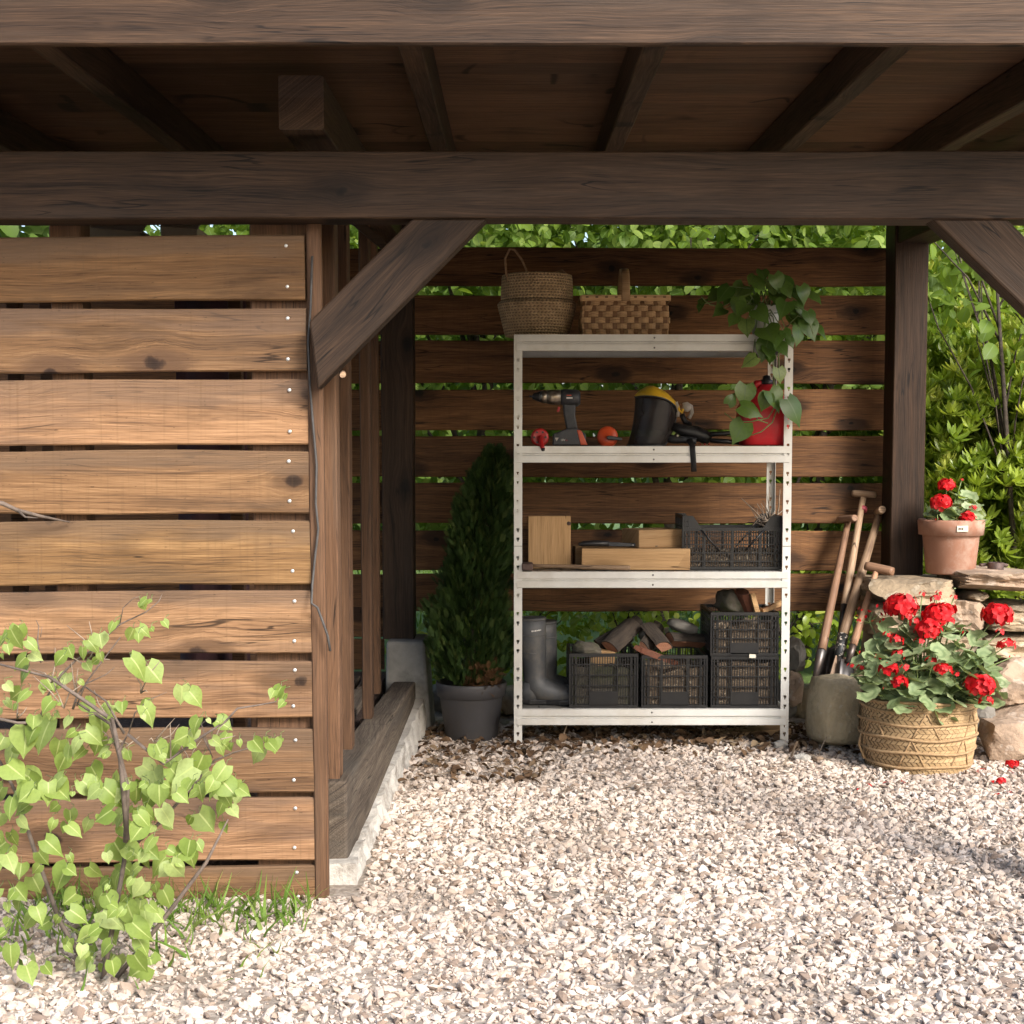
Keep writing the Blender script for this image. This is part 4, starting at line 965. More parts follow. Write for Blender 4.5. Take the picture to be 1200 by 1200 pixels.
# strimmer-like black tool with strap
YH = 6.63; o0 = (on(830, YH), YH, TOP[1]); r_ = thing('black_garden_tool', 'black power tool with its strap hanging over the shelf edge', 'tool', o0)
zs = -pp(830, 521, YH, o0).z
def hp_(px, py, y=0): v = pp(px, py, YH, o0); return Vector((v.x, y, v.z + zs))
b = MB(); b.tube([hp_(788, 498), hp_(800, 503), hp_(815, 506), hp_(826, 511), hp_(832, 514)], [.018, .026, .032, .03, .022], 12); b.build('motor_body', M['black'], r_)
b = MB(); b.tube([hp_(826, 508), hp_(845, 507), hp_(866, 506)], [.012, .010, .010], 9); b.tube([hp_(832, 515), hp_(850, 516), hp_(866, 517.5)], [.010, .011, .010], 9); b.build('shaft', M['black'], r_)
b = MB(); b.tube([hp_(783, 512, .01), hp_(790, 514), hp_(803, 514, -.02), hp_(815, 516, -.03)], [.02, .018, .016, .014], 9); b.build('handle', M['tooldark'], r_)
b = MB(); b.lathe([(0, 0), (.005, 0), (.005, .004), (0, .005)], 10, M=Matrix.Translation(hp_(793, 509.5, -.03)) @ Matrix.Rotation(R(90), 4, 'X')); b.build('button', M['cream'], r_)
for q in (819.5, 824.5, 829.5):
    b = MB(); b.lathe([(0, 0), (.004, 0), (.004, .006), (0, .008)], 8, M=Matrix.Translation(hp_(q, 519.5, -.035)) @ Matrix.Rotation(R(90), 4, 'X')); b.build('red_button', M['redp'], r_)
b = MB(); e0 = YS - YH - .012
b.tube([hp_(806, 513, -.03), hp_(806.5, 519, e0 + .03), hp_(807, 521.5, e0), hp_(807, 526, e0 - .004), hp_(808, 540, e0 - .005), hp_(808.5, 551, e0 - .002)], .0125, 8, flat=.14, up=(0, 1, .2)); b.build('strap', M['black'], r_)

# red fuel can
YC = 6.64; k = wpx(1, YC); r_ = thing('fuel_can', 'red plastic fuel can with black cap at the shelf right end', 'fuel can', (on(892, YC), YC, TOP[1]))
def loft(b, secs, n=28, smooth=True):
    """secs: (cx, cy, z, rx, ry, power) rounded-rectangle rings"""
    V = []; Fc = []
    for (cx, cy, z, rx, ry, pw) in secs:
        for q in range(n):
            t = 2 * math.pi * q / n; cs_, sn = math.cos(t), math.sin(t)
            V.append((cx + rx * math.copysign(abs(cs_) ** pw, cs_), cy + ry * math.copysign(abs(sn) ** pw, sn), z))
    for i in range(len(secs) - 1):
        for q in range(n): Fc.append((i * n + q, i * n + (q + 1) % n, (i + 1) * n + (q + 1) % n, (i + 1) * n + q))
    Fc += [tuple(reversed(range(n))), tuple((len(secs) - 1) * n + q for q in range(n))]
    return b.add(V, Fc, None, smooth)
b = MB(); loft(b, [(0, 0, 0, 24 * k, .095, .5), (0, 0, .006, 27.5 * k, .105, .5), (0, 0, 30 * k, 29 * k, .108, .5), (0, 0, 44 * k, 28.5 * k, .106, .5), (2 * k, 0, 54 * k, 24 * k, .095, .55), (4 * k, 0, 62 * k, 17 * k, .07, .65), (4.5 * k, 0, 68 * k, 10 * k, .04, .9), (4.5 * k, 0, 71 * k, 8 * k, .03, 1)]); b.build('body', M['can'], r_)
b = MB(); b.tube([(-8 * k, 0, 59 * k), (-10 * k, 0, 66 * k), (-7 * k, 0, 72 * k), (2 * k, 0, 73 * k)], .016, 10); b.build('handle', M['can'], r_)
b = MB(); b.lathe([(0, 70 * k), (7.4 * k, 70 * k), (7.4 * k, 76 * k), (5 * k, 77 * k), (4 * k, 81 * k), (0, 82 * k)], 20, c=(4.5 * k, 0, 0)); b.build('cap', M['black'], r_)

# ---- third shelf
def woodblock(name, label, x0, x1, ytop, Y0, dep, m, rz_=0, z0=None, ybot=None, group=None):
    a, c = on(x0, Y0), on(x1, Y0); z0 = TOP[2] if z0 is None else z0
    h = (at(600, ytop, Y0).z - at(600, ybot, Y0).z)
    b = MB(); b.box((0, 0, 0), (c - a, dep, h))
    o = b.build(name, m, None, ((a + c) / 2, Y0 + dep / 2, z0 + h / 2 + .0012), (0, 0, rz_), bevel=.003)
    return tag(o, label, 'wood block', group), z0 + h + .0012
o, _ = woodblock('pine_board', 'pale square pine board standing on end with a dark knot', 619, 669, 600, 6.62, .04, M['pine'], 0, None, 661.5); o.rotation_euler = (0, R(90), 0)
bx_ = o.dimensions.copy()
# upright board: grain runs upwards
o.data.transform(Matrix.Rotation(R(-90), 4, 'Y'))
b = MB(); q = at(666.5, 613.5, 6.62); b.lathe([(0, 0), (.009, 0), (.007, .0015), (0, .002)], 14, M=Matrix.Rotation(R(90), 4, 'X')); kn = b.build('knot', M['iron'], o); kn.matrix_local = o.matrix_basis.inverted() @ Matrix.Translation((q.x, 6.6195, q.z))
o2, _ = woodblock('plywood_panel', 'dark wooden panel behind the pale pine board', 611, 668, 596, 6.76, .03, M['back'], 0, None, 660)
o, zA = woodblock('timber_block', 'long thick pine block lying on the third shelf', 683, 810, 642, 6.535, .16, M['pine'], R(-3), None, 667)
o3, _ = woodblock('timber_block', 'short dark pine block behind the long pine block', 673, 722, 640, 6.72, .13, M['pine'], R(4), None, 664)
o, zB = woodblock('timber_block', 'short thick pine block lying on top of the long one', 738, 797, 618, 6.59, .18, M['pine'], R(20), zA, 639)
# hunting-knife shaped pruning saw on the block
YK = 6.60; r_ = thing('pruning_saw', 'black folding saw resting on the long pine block', 'saw', (on(722, YK), YK, zA + .002), (0, 0, R(-3)))
k = wpx(1, YK); b = MB(); b.tube([(-44 * k, 0, 3.2 * k), (-38 * k, 0, 4 * k), (-25 * k, 0, 4.5 * k), (-8 * k, 0, 4.2 * k)], [.006, .012, .014, .012], 10); b.build('handle', M['black'], r_)
b = MB(); b.prism([(-9 * k, 1.2 * k), (46 * k, .6 * k), (50 * k, 1.8 * k), (30 * k, 4.2 * k), (-9 * k, 6.4 * k)], .012, Matrix.Translation((0, -.006, 0))); b.build('sheath', M['tooldark'], r_, bevel=.002)
b = MB(); b.lathe([(0, 0), (.004, 0), (.003, .002), (0, .002)], 10, M=Matrix.Translation((20 * k, -.0065, 2.8 * k)) @ Matrix.Rotation(R(90), 4, 'X')); b.build('pivot', M['nail'], r_)
# hammer
YM = 6.525; r_ = thing('hammer', 'hammer with dark square head and long wooden handle at the shelf edge', 'hammer', (on(680, YM), YM, TOP[2]))
k = wpx(1, YM); b = MB(); b.box((-62 * k, 0, 5 * k), (13 * k, .10, 8.5 * k)); b.build('head', M['iron'], r_, bevel=.005)
b = MB(); b.tube([(-66 * k, 0, 6 * k), (-40 * k, -.004, 5.2 * k), (0, -.008, 4.4 * k), (40 * k, -.012, 3.4 * k), (56 * k, -.014, 3.2 * k), (58.5 * k, -.014, 3.2 * k)], [.0085, .009, .0105, .0118, .0125, .010], 12, flat=.8); b.build('handle', M['handle'], r_)

# ---- black crates
def lattice(b, W, H, y, t=.005, plate=None, fine=.011, rails=5, dip=None, flip=False, margin=.028):
    """one crate side in XZ at depth y: rails, corner stiles, thin bars, solid plate"""
    zs_ = [H * q / rails for q in range(rails + 1)]
    Ht = dip if dip else H
    b.box((0, y, .006), (W, t * 2, .012))
    b.box((0, y, Ht - .007), (W, t * 2.4, .014))
    for s in (-1, 1):
        b.box((s * (W / 2 - margin / 2), y, H / 2), (.006, t * 1.8, H)); b.box((s * (W / 2 - margin), y, H / 2), (.006, t * 1.8, H)); b.box((s * (W / 2 - .003), y, H / 2), (.006, t * 1.8, H))
        for q in range(1, rails * 2): b.box((s * (W / 2 - margin / 2), y, H * q / rails / 2), (margin, t * 1.2, .003))
    for q in range(1, rails):
        z = Ht * q / rails; b.box((0, y, z), (W - .01, t * 1.8, .0045))
    for s in (-.28, 0, .28) if W > .35 else (-.2, .2): b.box((s * W, y, Ht / 2), (.006, t * 1.9, Ht))
    n = int((W - margin * 2) / fine)
    for i in range(n):
        x = -W / 2 + margin + (i + .5) * (W - 2 * margin) / n
        b.box((x, y, Ht * .5), (.0034, t, Ht * .99 - .004))
    if plate: b.box((plate[0], y - t * .6, plate[1]), (plate[2], t * .8, plate[3]))
def crate(label, x0, x1, ytop, ybot, Y0, dep, z0, H=None, dip=None, plate=True, rz_=0):
    W = on(x1, Y0) - on(x0, Y0); H = H or (at(600, ytop, Y0).z - at(600, ybot, Y0).z)
    r_ = thing('plastic_crate', label, 'crate', ((on(x0, Y0) + on(x1, Y0)) / 2, Y0 + dep / 2, z0 + .001), (0, 0, rz_), group='black plastic crates on the shelves')
    pl = (0, H * .17, W * .40, H * .26) if plate else None
    for nm, y, w_, rot, d_ in (('front_side', -dep / 2 + .006, W, 0, dip), ('rear_side', dep / 2 - .006, W, 0, dip), ('left_side', -W / 2 + .006, dep - .03, 1, dip), ('right_side', W / 2 - .006, dep - .03, 1, dip)):
        b = MB(); lattice(b, w_, H, 0, plate=pl if (rot == 0 and y < 0) else None, dip=(d_ if rot == 0 else None))
        o = b.build(nm, M['crate'], r_)
        o.location = (0, y, 0) if rot == 0 else (y, 0, 0)
        if rot: o.rotation_euler = (0, 0, R(90))
        if dip and rot == 0:
            for s in (-1, 1):
                b = MB()
                p4 = [(s * W / 2, dip - .01), (s * W / 2, H), (s * (W / 2 - .045), H), (s * (W / 2 - .085), dip - .004)]
                b.prism(p4 if s < 0 else p4[::-1], .006, Matrix.Translation((0, -.003, 0)))
                b.tube([(s * (W / 2 - .08), -.008, dip - .01), (s * (W / 2 - .16), -.008, dip * .45)], .004, 6)
                b.build('gusset', M['crate'], o)
    b = MB()
    for i in range(9): b.box((-W / 2 + W * (i + .5) / 9, 0, .004), (W / 9 * .7, dep - .02, .004))
    for i in range(4): b.box((0, -dep / 2 + dep * (i + .5) / 4, .0085), (W - .02, .012, .004))
    b.build('base', M['crate'], r_)
    return r_, W, H
cr1 = crate('black crate holding mossy soil and a log, nearest the boots', 667.5, 749, 766, 829, 6.515, .36, TOP[3])
cr2 = crate('black crate holding broken clay tiles, middle of the bottom shelf', 753, 831, 768, 829, 6.515, .36, TOP[3])
cr3 = crate('black crate at the bottom of the right hand stack', 835, 915, 769, 829, 6.515, .36, TOP[3])
cr4 = crate('black crate stacked on another at the bottom right', 834, 914.5, 715, 766, 6.515, .36, TOP[3] + cr3[2] + .002)
cr5 = crate('wide black crate with raised corners holding twigs on the third shelf', 800, 917, 602, 665, 6.56, .30, TOP[2], dip=(at(600, 616, 6.56).z - at(600, 665, 6.56).z), plate=False)
b = MB(); q = at(882, 769, 6.50); b.box((q.x, 6.503, q.z), (.028, .002, .016), (0, .05, 0)); tag(b.build('price_tag', M['cream']), 'small pale tag on the stacked crates', 'tag')
def heap(name, label, cr, fill, seed, m, amp=.03, frac=.9):
    root, W, H = cr; b = MB(); n = 16; V = []; Fc = []; dep = .30
    W2 = W - .03; d2 = (.36 if cr is not cr5 else .30) - .035
    for i in range(n + 1):
        for j in range(n + 1):
            x = -W2 / 2 + W2 * i / n; y = -d2 / 2 + d2 * j / n
            V.append((x, y, H * fill + amp * mnoise.noise((x * 18 + seed, y * 18, seed)) + amp * .6 * mnoise.noise((x * 50, y * 50, seed))))
    for i in range(n):
        for j in range(n): Fc.append((i * (n + 1) + j, (i + 1) * (n + 1) + j, (i + 1) * (n + 1) + j + 1, i * (n + 1) + j + 1))
    o0_ = len(V); V += [(-W2 / 2, -d2 / 2, .013), (W2 / 2, -d2 / 2, .013), (W2 / 2, d2 / 2, .013), (-W2 / 2, d2 / 2, .013)]
    Fc += [tuple([o0_, o0_ + 1] + [(i * (n + 1)) for i in range(n, -1, -1)]), tuple([o0_ + 2, o0_ + 3] + [(i * (n + 1) + n) for i in range(n + 1)]), tuple([o0_ + 3, o0_] + [j for j in range(n + 1)]), tuple([o0_ + 1, o0_ + 2] + [n * (n + 1) + j for j in range(n, -1, -1)])]
    b.add(V, Fc); o = b.build(name, m, None, root.location)
    return tag(o, label, 'heap', kind='stuff')
heap('soil_heap', 'mossy soil filling the crate beside the boots', cr1, .72, 1.3, M['mossrock'])
heap('rubble_heap', 'dry rubble filling the middle crate', cr2, .70, 2.3, M['litter'])
heap('litter_heap', 'dry leaf litter filling the lower stacked crate', cr3, .86, 3.3, M['litter'], .02)
heap('litter_heap', 'dry straw litter filling the upper stacked crate', cr4, .62, 4.3, M['litter'])
heap('twig_litter', 'dry twig litter filling the wide crate', cr5, .30, 5.3, M['litter'])

# logs, clay pieces and stones in the crates
def split_log(label, p0, p1, r, roll, m_in=None):
    """quarter log: bark arc outside, split faces inside"""
    p0, p1 = Vector(p0), Vector(p1); d = p1 - p0; L = d.length
    root = thing('firewood_log', label, 'log', (p0 + p1) / 2)
    x = d.normalized(); y = Vector((0, 0, 1)).cross(x).normalized(); z = x.cross(y)
    root.rotation_euler = (Matrix((x, y, z)).transposed().to_4x4() @ Matrix.Rotation(roll, 4, 'X')).to_euler()
    arc = [(math.cos(t) * r, math.sin(t) * r) for t in [R(-15 + 13 * q) for q in range(10)]]
    b = MB(); n = 8; V = []; Fc = []; m_ = len(arc)
    for i in range(n + 1):
        xx = -L / 2 + L * i / n
        for (yy, zz) in arc:
            kk = 1.0 + .07 * mnoise.noise((xx * 14, yy * 30, zz * 30)); V.append((xx, yy * kk, zz * kk))
    for i in range(n):
        for q in range(m_ - 1): Fc.append((i * m_ + q, (i + 1) * m_ + q, (i + 1) * m_ + q + 1, i * m_ + q + 1))
    b.add(V, Fc); o = b.build('bark', M['bark'], root, fix=False); s_ = o.modifiers.new('s', 'SOLIDIFY'); s_.thickness = .004
    b = MB(); pts = [(0, 0)] + [(p[0] * .97, p[1] * .97) for p in arc]; np_ = len(pts); V = []; Fc = []
    for i in range(n + 1):
        xx = -L / 2 + L * i / n
        for (yy, zz) in pts:
            kk = 1 + .05 * mnoise.noise((xx * 9, yy * 20, zz * 20 + 5)); V.append((xx, yy * kk + .004 * mnoise.noise((xx * 20, 0, yy * 9)), zz * kk))
    for i in range(n):
        for q in range(np_): Fc.append((i * np_ + q, (i + 1) * np_ + q, (i + 1) * np_ + (q + 1) % np_, i * np_ + (q + 1) % np_))
    Fc += [tuple(reversed(range(np_))), tuple(n * np_ + q for q in range(np_))]
    b.add(V, Fc); b.build('heartwood', m_in or M['splitwood'], root)
    return root
def w3(px, py, Y): p = at(px, py, Y); return Vector((p.x, Y, p.z))
split_log('split log with dark bark leaning in the crate beside the boots', w3(713, 764, 6.66), w3(741, 737, 6.80), .052, R(75))
split_log('dark split log lying behind the leaning log', w3(752, 733, 6.83), w3(703, 762, 6.78), .05, R(20))
def shard_mesh(d, seed):
    """flat broken piece: jagged outline, sharp edges"""
    rs = random.Random(seed); n = 11; b = MB(); top = []; bot = []
    for q in range(n):
        t = 2 * math.pi * q / n; cs_, sn = math.cos(t), math.sin(t); m_ = max(abs(cs_), abs(sn)); k = rs.uniform(.86, 1.08) / m_ * (.93 if m_ < .8 else 1)
        x, y = cs_ * k * d[0] / 2, sn * k * d[1] / 2
        top.append((x * rs.uniform(.9, 1), y * rs.uniform(.9, 1), d[2] / 2 * rs.uniform(.85, 1.1))); bot.append((x, y, -d[2] / 2 * rs.uniform(.85, 1.1)))
    V = top + bot; b.add(V, [tuple(range(n)), tuple(reversed(range(n, 2 * n)))] + [(q, n + q, n + (q + 1) % n, (q + 1) % n) for q in range(n)])
    return b.mesh('shard')
def shard(name, label, cat, c, d, rot, m, seed, rough=.12, sub=2, boxy=.85):
    me = rock_mesh(d, seed, rough, boxy, sub, 2.2) if boxy < .6 else shard_mesh(d, seed)
    return tag(link(name, me, m, None, c, rot), label, cat)
split_log('reddish split log sloping down over both front crate rims', w3(757, 741, 6.74), w3(776, 764, 6.60), .05, R(35))
shard('clay_tile', 'narrow orange shard lying across the middle crate rim', 'tile', w3(769, 768, 6.53), (.20, .035, .02), (R(10), R(22), R(8)), M['brick'], 2)
split_log('dark red split log lying flat in the middle crate', w3(783, 757, 6.70), w3(822, 759, 6.76), .058, R(50))
split_log('split log end poking up between the two front crates', w3(748, 762, 6.62), w3(766, 738, 6.84), .045, R(120))
shard('field_stone', 'long grey stone lying on top of the red brick piece', 'stone', w3(800, 734, 6.76), (.14, .12, .06), (0, R(18), R(10)), M['greyrock'], 4, .2, 3, .3)
shard('field_stone', 'grey stone wedged between log and clay tile', 'stone', w3(759, 742, 6.80), (.09, .08, .07), (0, R(-10), R(30)), M['greyrock'], 5, .2, 3, .3)
shard('mossy_stone', 'mossy stone in the crate beside the boots', 'stone', w3(688, 761, 6.62), (.13, .14, .07), (0, R(8), 0), M['mossrock'], 6, .25, 3, .2)
shard('clay_pot_shard', 'mossy broken clay pot in the upper stacked crate', 'pot shard', w3(859, 706, 6.70), (.155, .16, .115), (R(-5), R(18), R(20)), M['mossrock'], 7, .16, 3, .5)
shard('clay_tile', 'reddish clay shard beside the mossy pot in the upper crate', 'tile', w3(872, 704, 6.64), (.045, .10, .10), (R(10), R(-25), R(15)), M['brick'], 8)
b = MB(); b.box((0, 0, 0), (.022, .09, .10), (R(-8), R(-14), 0)); o = b.build('timber_scrap', M['pine'], None, w3(884, 709, 6.60), bevel=.003); tag(o, 'pale wood offcut standing in the upper stacked crate', 'offcut')
b = MB(); b.box((0, 0, 0), (.10, .03, .022), (0, R(-22), R(10))); o = b.build('timber_scrap', M['pine'], None, w3(905, 711, 6.60), bevel=.003); tag(o, 'thin pale wood sliver at the right of the upper crate', 'offcut')
b = MB(); b.box((0, 0, 0), (.11, .09, .11), (0, R(6), R(10))); o = b.build('timber_scrap', M['pine'], None, w3(703, 776, 6.64), bevel=.003); tag(o, 'pine offcut seen through the crate beside the boots', 'offcut')
# blue-black canister behind
# bundle of twigs in the wide crate
r_ = thing('twig_bundle', 'bundle of pale bare twigs sticking out of the wide crate', 'twigs', w3(903, 630, 6.70)); bs = Vector(r_.location)
for (x0, y0, x1, y1) in ((905, 622, 869, 584), (903, 620, 887, 590), (900, 622, 880, 596), (905, 620, 894, 586), (906, 622, 902, 570), (908, 620, 914, 574), (905, 621, 897, 592), (903, 618, 920, 596), (900, 616, 922, 601), (898, 617, 876, 612), (906, 612, 884, 606), (908, 622, 889, 600), (902, 610, 880, 615), (910, 608, 893, 612), (896, 604, 882, 616), (908, 600, 888, 618)):
    p0, p1 = w3(x0, y0, 6.70 + U(-.06, .06)) - bs, w3(x1, y1, 6.68 + U(-.08, .1)) - bs
    md = p0.lerp(p1, .55) + Vector((U(-.01, .01), U(-.02, .02), U(-.008, .008)))
    b = MB(); b.tube([p0, md, p1], [.0042, .0032, .0014], 5)
    if U(0, 1) < .6: b.tube([md, md.lerp(p1, .5) + Vector((U(-.03, .03), 0, U(.0, .03)))], [.002, .001], 4)
    b.build('twig', M['twigpale'], r_)

# ---- rubber boots
def boot(label, px, Y, rz_, py_top, tone=1.0, group='pair of rubber boots'):
    H = at(600, py_top, Y).z - TOP[3]
    r_ = thing('rubber_boot', label, 'boot', (on(px, Y), Y, TOP[3] + .001), (0, 0, rz_), group=group)
    pts = [(-.012, H), (-.008, H * .85), (0, H * .6), (.006, H * .40), (.008, H * .30), (.014, H * .22), (.045, H * .155), (.10, H * .125), (.155, H * .105), (.195, H * .095), (.212, H * .09)]
    rad = [.066, .064, .058, .052, .050, .053, .054, .047, .044, .036, .014]
    b = MB(); b.tube([(x, 0, z) for x, z in pts], rad, 20, flat=1.0); body = b.build('shaft', M['rubber'], r_)
    b = MB(); loft(b, [(-.010, 0, H * .05, .046, .042, .9), (-.008, 0, H * .14, .050, .045, .9), (0, 0, H * .25, .051, .046, 1)], 18); b.build('heel_counter', M['rubber'], r_)
    b = MB(); V = []; Fc = []; out = [(-.058, 0), (-.05, .032), (-.01, .042), (.06, .036), (.12, .046), (.18, .044), (.212, .022), (.218, 0)]; out = out + [(x, -y) for x, y in out[-2:0:-1]]; n = len(out)
    V = [(x, y, 0) for x, y in out] + [(x * 1.02, y * 1.06, .022) for x, y in out]; Fc = [tuple(reversed(range(n))), tuple(range(n, 2 * n))] + [(i, (i + 1) % n, n + (i + 1) % n, n + i) for i in range(n)]
    b.add(V, Fc); b.build('sole', M['black'], r_, bevel=.003)
    b = MB(); b.tube([(-.012 + .066 * math.cos(t), .066 * math.sin(t), H - .004) for t in [2 * math.pi * q / 24 for q in range(25)]], .005, 6, cap=False); b.build('cuff', M['rubber'], r_)
    for zz in (.80, .60):
        rr = .064 if zz > .7 else .0585
        b = MB(); b.tube([(-.007 + rr * math.cos(t), rr * math.sin(t), H * zz) for t in [2 * math.pi * q / 24 for q in range(25)]], .0025, 6, cap=False); b.build('band', M['rubber'], body)
    return r_, H
bt, Hb = boot('dark grey rubber boot in front, dusty, tall shaft facing us', 625, 6.63, R(-8), 724)
for q in range(6):
    b = MB(); t = R(-80 + q * 7); b.box((-.008 + .0645 * math.cos(t), .0645 * math.sin(t), Hb * .86 + q * .0008), (.003, .005, .006 - .002 * (q % 2)), (0, 0, t)); b.build('print', M['white'], bt)
boot('dark grey rubber boot behind, toe pointing at the crates', 638, 6.78, R(6), 728)

# ------------------------------------------------------------------ dry stone wall on the right
w = thing('dry_stone_wall', 'low dry stone wall of sandstone blocks behind the red geraniums', 'wall', (1.95, 6.9, 0))
wl = Vector(w.location)
def stone(x0, x1, y0, y1, Yf, dep, m, seed, rough=.16, boxy=.9, rot=(0, 0, 0), name='stone', parent=w, grow=1.12, sub=4, cuts=11):
    a, c = at(x0, y1, Yf), at(x1, y0, Yf)
    o = link(name, rock_mesh(((c.x - a.x) * grow, dep, (c.z - a.z) * grow), seed, rough, boxy, sub, 1.5, cuts), m, parent)
    p = Vector(((a.x + c.x) / 2, Yf + dep / 2, (a.z + c.z) / 2)); o.location = p - wl if parent is w else p; o.rotation_euler = rot
    return o
S, S2 = M['stone'], M['stone2']
stone(1028, 1131, 682, 712, 6.60, .62, S, 1, .15, .9, (0, R(-1), 0))
stone(1132, 1248, 671, 697, 6.58, .66, S2, 2, .15, .9, (0, R(1.5), 0))
stone(1250, 1330, 672, 700, 6.60, .6, S, 3)
stone(1030, 1098, 712, 748, 6.62, .5, S, 4)
stone(1100, 1160, 705, 745, 6.62, .5, S2, 5)
stone(1136, 1166, 696, 707, 6.66, .4, S, 6, .1, .6)
stone(1164, 1250, 712, 744, 6.60, .5, S, 7)
stone(1034, 1096, 750, 790, 6.63, .5, S2, 8)
stone(1098, 1156, 748, 788, 6.63, .5, S, 9)
stone(1160, 1240, 747, 775, 6.60, .5, S, 10)
stone(1040, 1090, 792, 862, 6.64, .5, S, 11)
stone(1092, 1160, 790, 862, 6.64, .5, S2, 12)
stone(1160, 1260, 776, 862, 6.66, .5, S, 13)
stone(1250, 1330, 702, 780, 6.62, .5, S2, 14)
# face returned along the left end of the wall
stone(1024, 1040, 690, 745, 6.92, .32, S, 15); stone(1024, 1044, 750, 850, 6.90, .34, S, 16)
def loose(label, x0, x1, y0, y1, Yf, dep, m, seed, rough=.16, boxy=.4, rot=(0, 0, 0), sub=4, cuts=8):
    o = stone(x0, x1, y0, y1, Yf, dep, m, seed, rough, boxy, rot, 'loose_stone', None, 1.0 + .06 * (cuts > 0), sub, cuts); return tag(o, label, 'stone')
loose('pinkish rock leaning at the right edge, level with the basket rim', 1166, 1240, 778, 830, 6.42, .24, S2, 21, rot=(0, R(-12), 0))
loose('dark grey rock between the basket and the right edge', 1141, 1174, 826, 868, 6.38, .2, M['greyrock'], 22)
loose('flat brown rock wedged above the pale rounded rock', 1160, 1230, 833, 862, 6.36, .22, S2, 23, rot=(0, R(-14), 0))
loose('pale rounded pinkish rock on the gravel at the right edge', 1162, 1230, 848, 898, 6.10, .26, S2, 24, .12, .55)
loose('big rounded mossy boulder between the shelves and the basket', 956, 1031, 793, 884, 6.33, .30, M['boulder'], 25, .09, .6, (0, R(4), R(10)), cuts=0)
loose('flat tan stone lying behind the boulder by the spades', 1001, 1040, 775, 815, 6.62, .2, S, 31)
loose('dark stone in the shade right of the shelving foot', 926, 948, 752, 792, 7.02, .25, M['greyrock'], 26)
loose('brownish stone in the shade below the dark stone', 922, 946, 790, 832, 6.98, .22, S2, 27)
for k, (x, y, d) in enumerate(((915, 877, .07), (931, 879, .065), (941, 893, .07), (867, 871, .05), (690, 874, .045), (958, 893, .055))):
    p = ground_at(x, y); o = link('loose_stone', rock_mesh((d, d * .8, d * .62), 40 + k, .28, .4, 2, 1.8, 7), M['gravel'] if k > 5 else S2 if k % 2 else M['lime'], None, (p.x, p.y, d * .22), (0, 0, k * 1.3))
    tag(o, ['pale stone against the right foot of the shelves, left one', 'pale stone right of the shelving foot', 'grey-brown stone on gravel below the boulder', 'small whitish stone under the right half of the bottom shelf', 'small whitish stone under the left half of the bottom shelf', 'small brown stone just before the boulder'][k], 'stone')
for k in range(11):
    x = -.30 + k * .175 + U(-.03, .03); d = U(.15, .24)
    o = link('field_rock', rock_mesh((d, .2, U(.14, .26)), 60 + k, .22, .45, 3), [M['greyrock'], M['boulder'], M['stone']][k % 3], None, (x, 7.34 + U(-.04, .06), .07), (0, 0, U(0, 3)))
    tag(o, '%s dark rock from the left along the foot of the back wall' % ['first', 'second', 'third', 'fourth', 'fifth', 'sixth', 'seventh', 'eighth', 'ninth', 'tenth', 'eleventh'][k], 'stone', 'field rocks along the back wall')
b = MB(); b.box((0, 0, 0), (.34, .12, .03), (0, R(-3), R(6))); tag(b.build('timber_offcut', M['pine'], None, w3(880, 858, 6.78) , bevel=.003), 'flat brown offcut lying under the bottom shelf', 'offcut')

# ------------------------------------------------------------------ long handled tools
def tool(label, name, pts, r, m, grip=None, cat='spade'):
    """pts: (px, py, Y) down the shaft"""
    P = [w3(*p) for p in pts]; base = P[-1].copy()
    r_ = thing(name, label, cat, base); P = [p - base for p in P]
    n = 10; path = [P[0].lerp(P[1], q / n) for q in range(n + 1)]
    b = MB(); b.tube(path, [r * (.86 + .28 * min(1, q / n * 1.2)) for q in range(n + 1)], 12)
    ob = b.build('shaft', m, r_)
    # grain along the shaft: rebuild in a frame whose X is the shaft
    d = (P[1] - P[0]).normalized(); y = Vector((0, 0, 1)).cross(d).normalized(); z = d.cross(y); mt = Matrix((d, y, z)).transposed().to_4x4(); mt.translation = P[0]
    ob.data.transform(mt.inverted()); ob.matrix_local = mt
    return r_, P
def bar(r_, a, c, r, m, name='grip', flat=1.0, taper=.9):
    d = Vector(c) - Vector(a); L = d.length; n = 8
    b = MB(); b.tube([(L * q / n, 0, 0) for q in range(n + 1)], [r * (taper if q in (0, n) else 1.0 + .06 * math.sin(q / n * math.pi)) for q in range(n + 1)], 12, flat=flat)
    x = d.normalized(); y = Vector((0, 0, 1)).cross(x).normalized() if abs(x.z) < .95 else Vector((1, 0, 0)); z = x.cross(y); mt = Matrix((x, y, z)).transposed().to_4x4(); mt.translation = a
    o = b.build(name, m, r_); o.matrix_local = mt; return o
def plate(r_, outline, th, m, name='blade', bend=.02):
    """blade from world-relative outline rows (left, right) with a dished middle"""
    V = []; Fc = []; n = len(outline)
    for (a, c) in outline:
        a, c = Vector(a), Vector(c)
        for q in range(5):
            p = a.lerp(c, q / 4); p.y += bend * (1 - (q / 2 - 1) ** 2); V.append(p)
    for i in range(n - 1):
        for q in range(4): Fc.append((i * 5 + q, i * 5 + q + 1, (i + 1) * 5 + q + 1, (i + 1) * 5 + q))
    b = MB(); b.add(V, Fc, None, True); o = b.build(name, m, r_, fix=False); s_ = o.modifiers.new('s', 'SOLIDIFY'); s_.thickness = th; return o
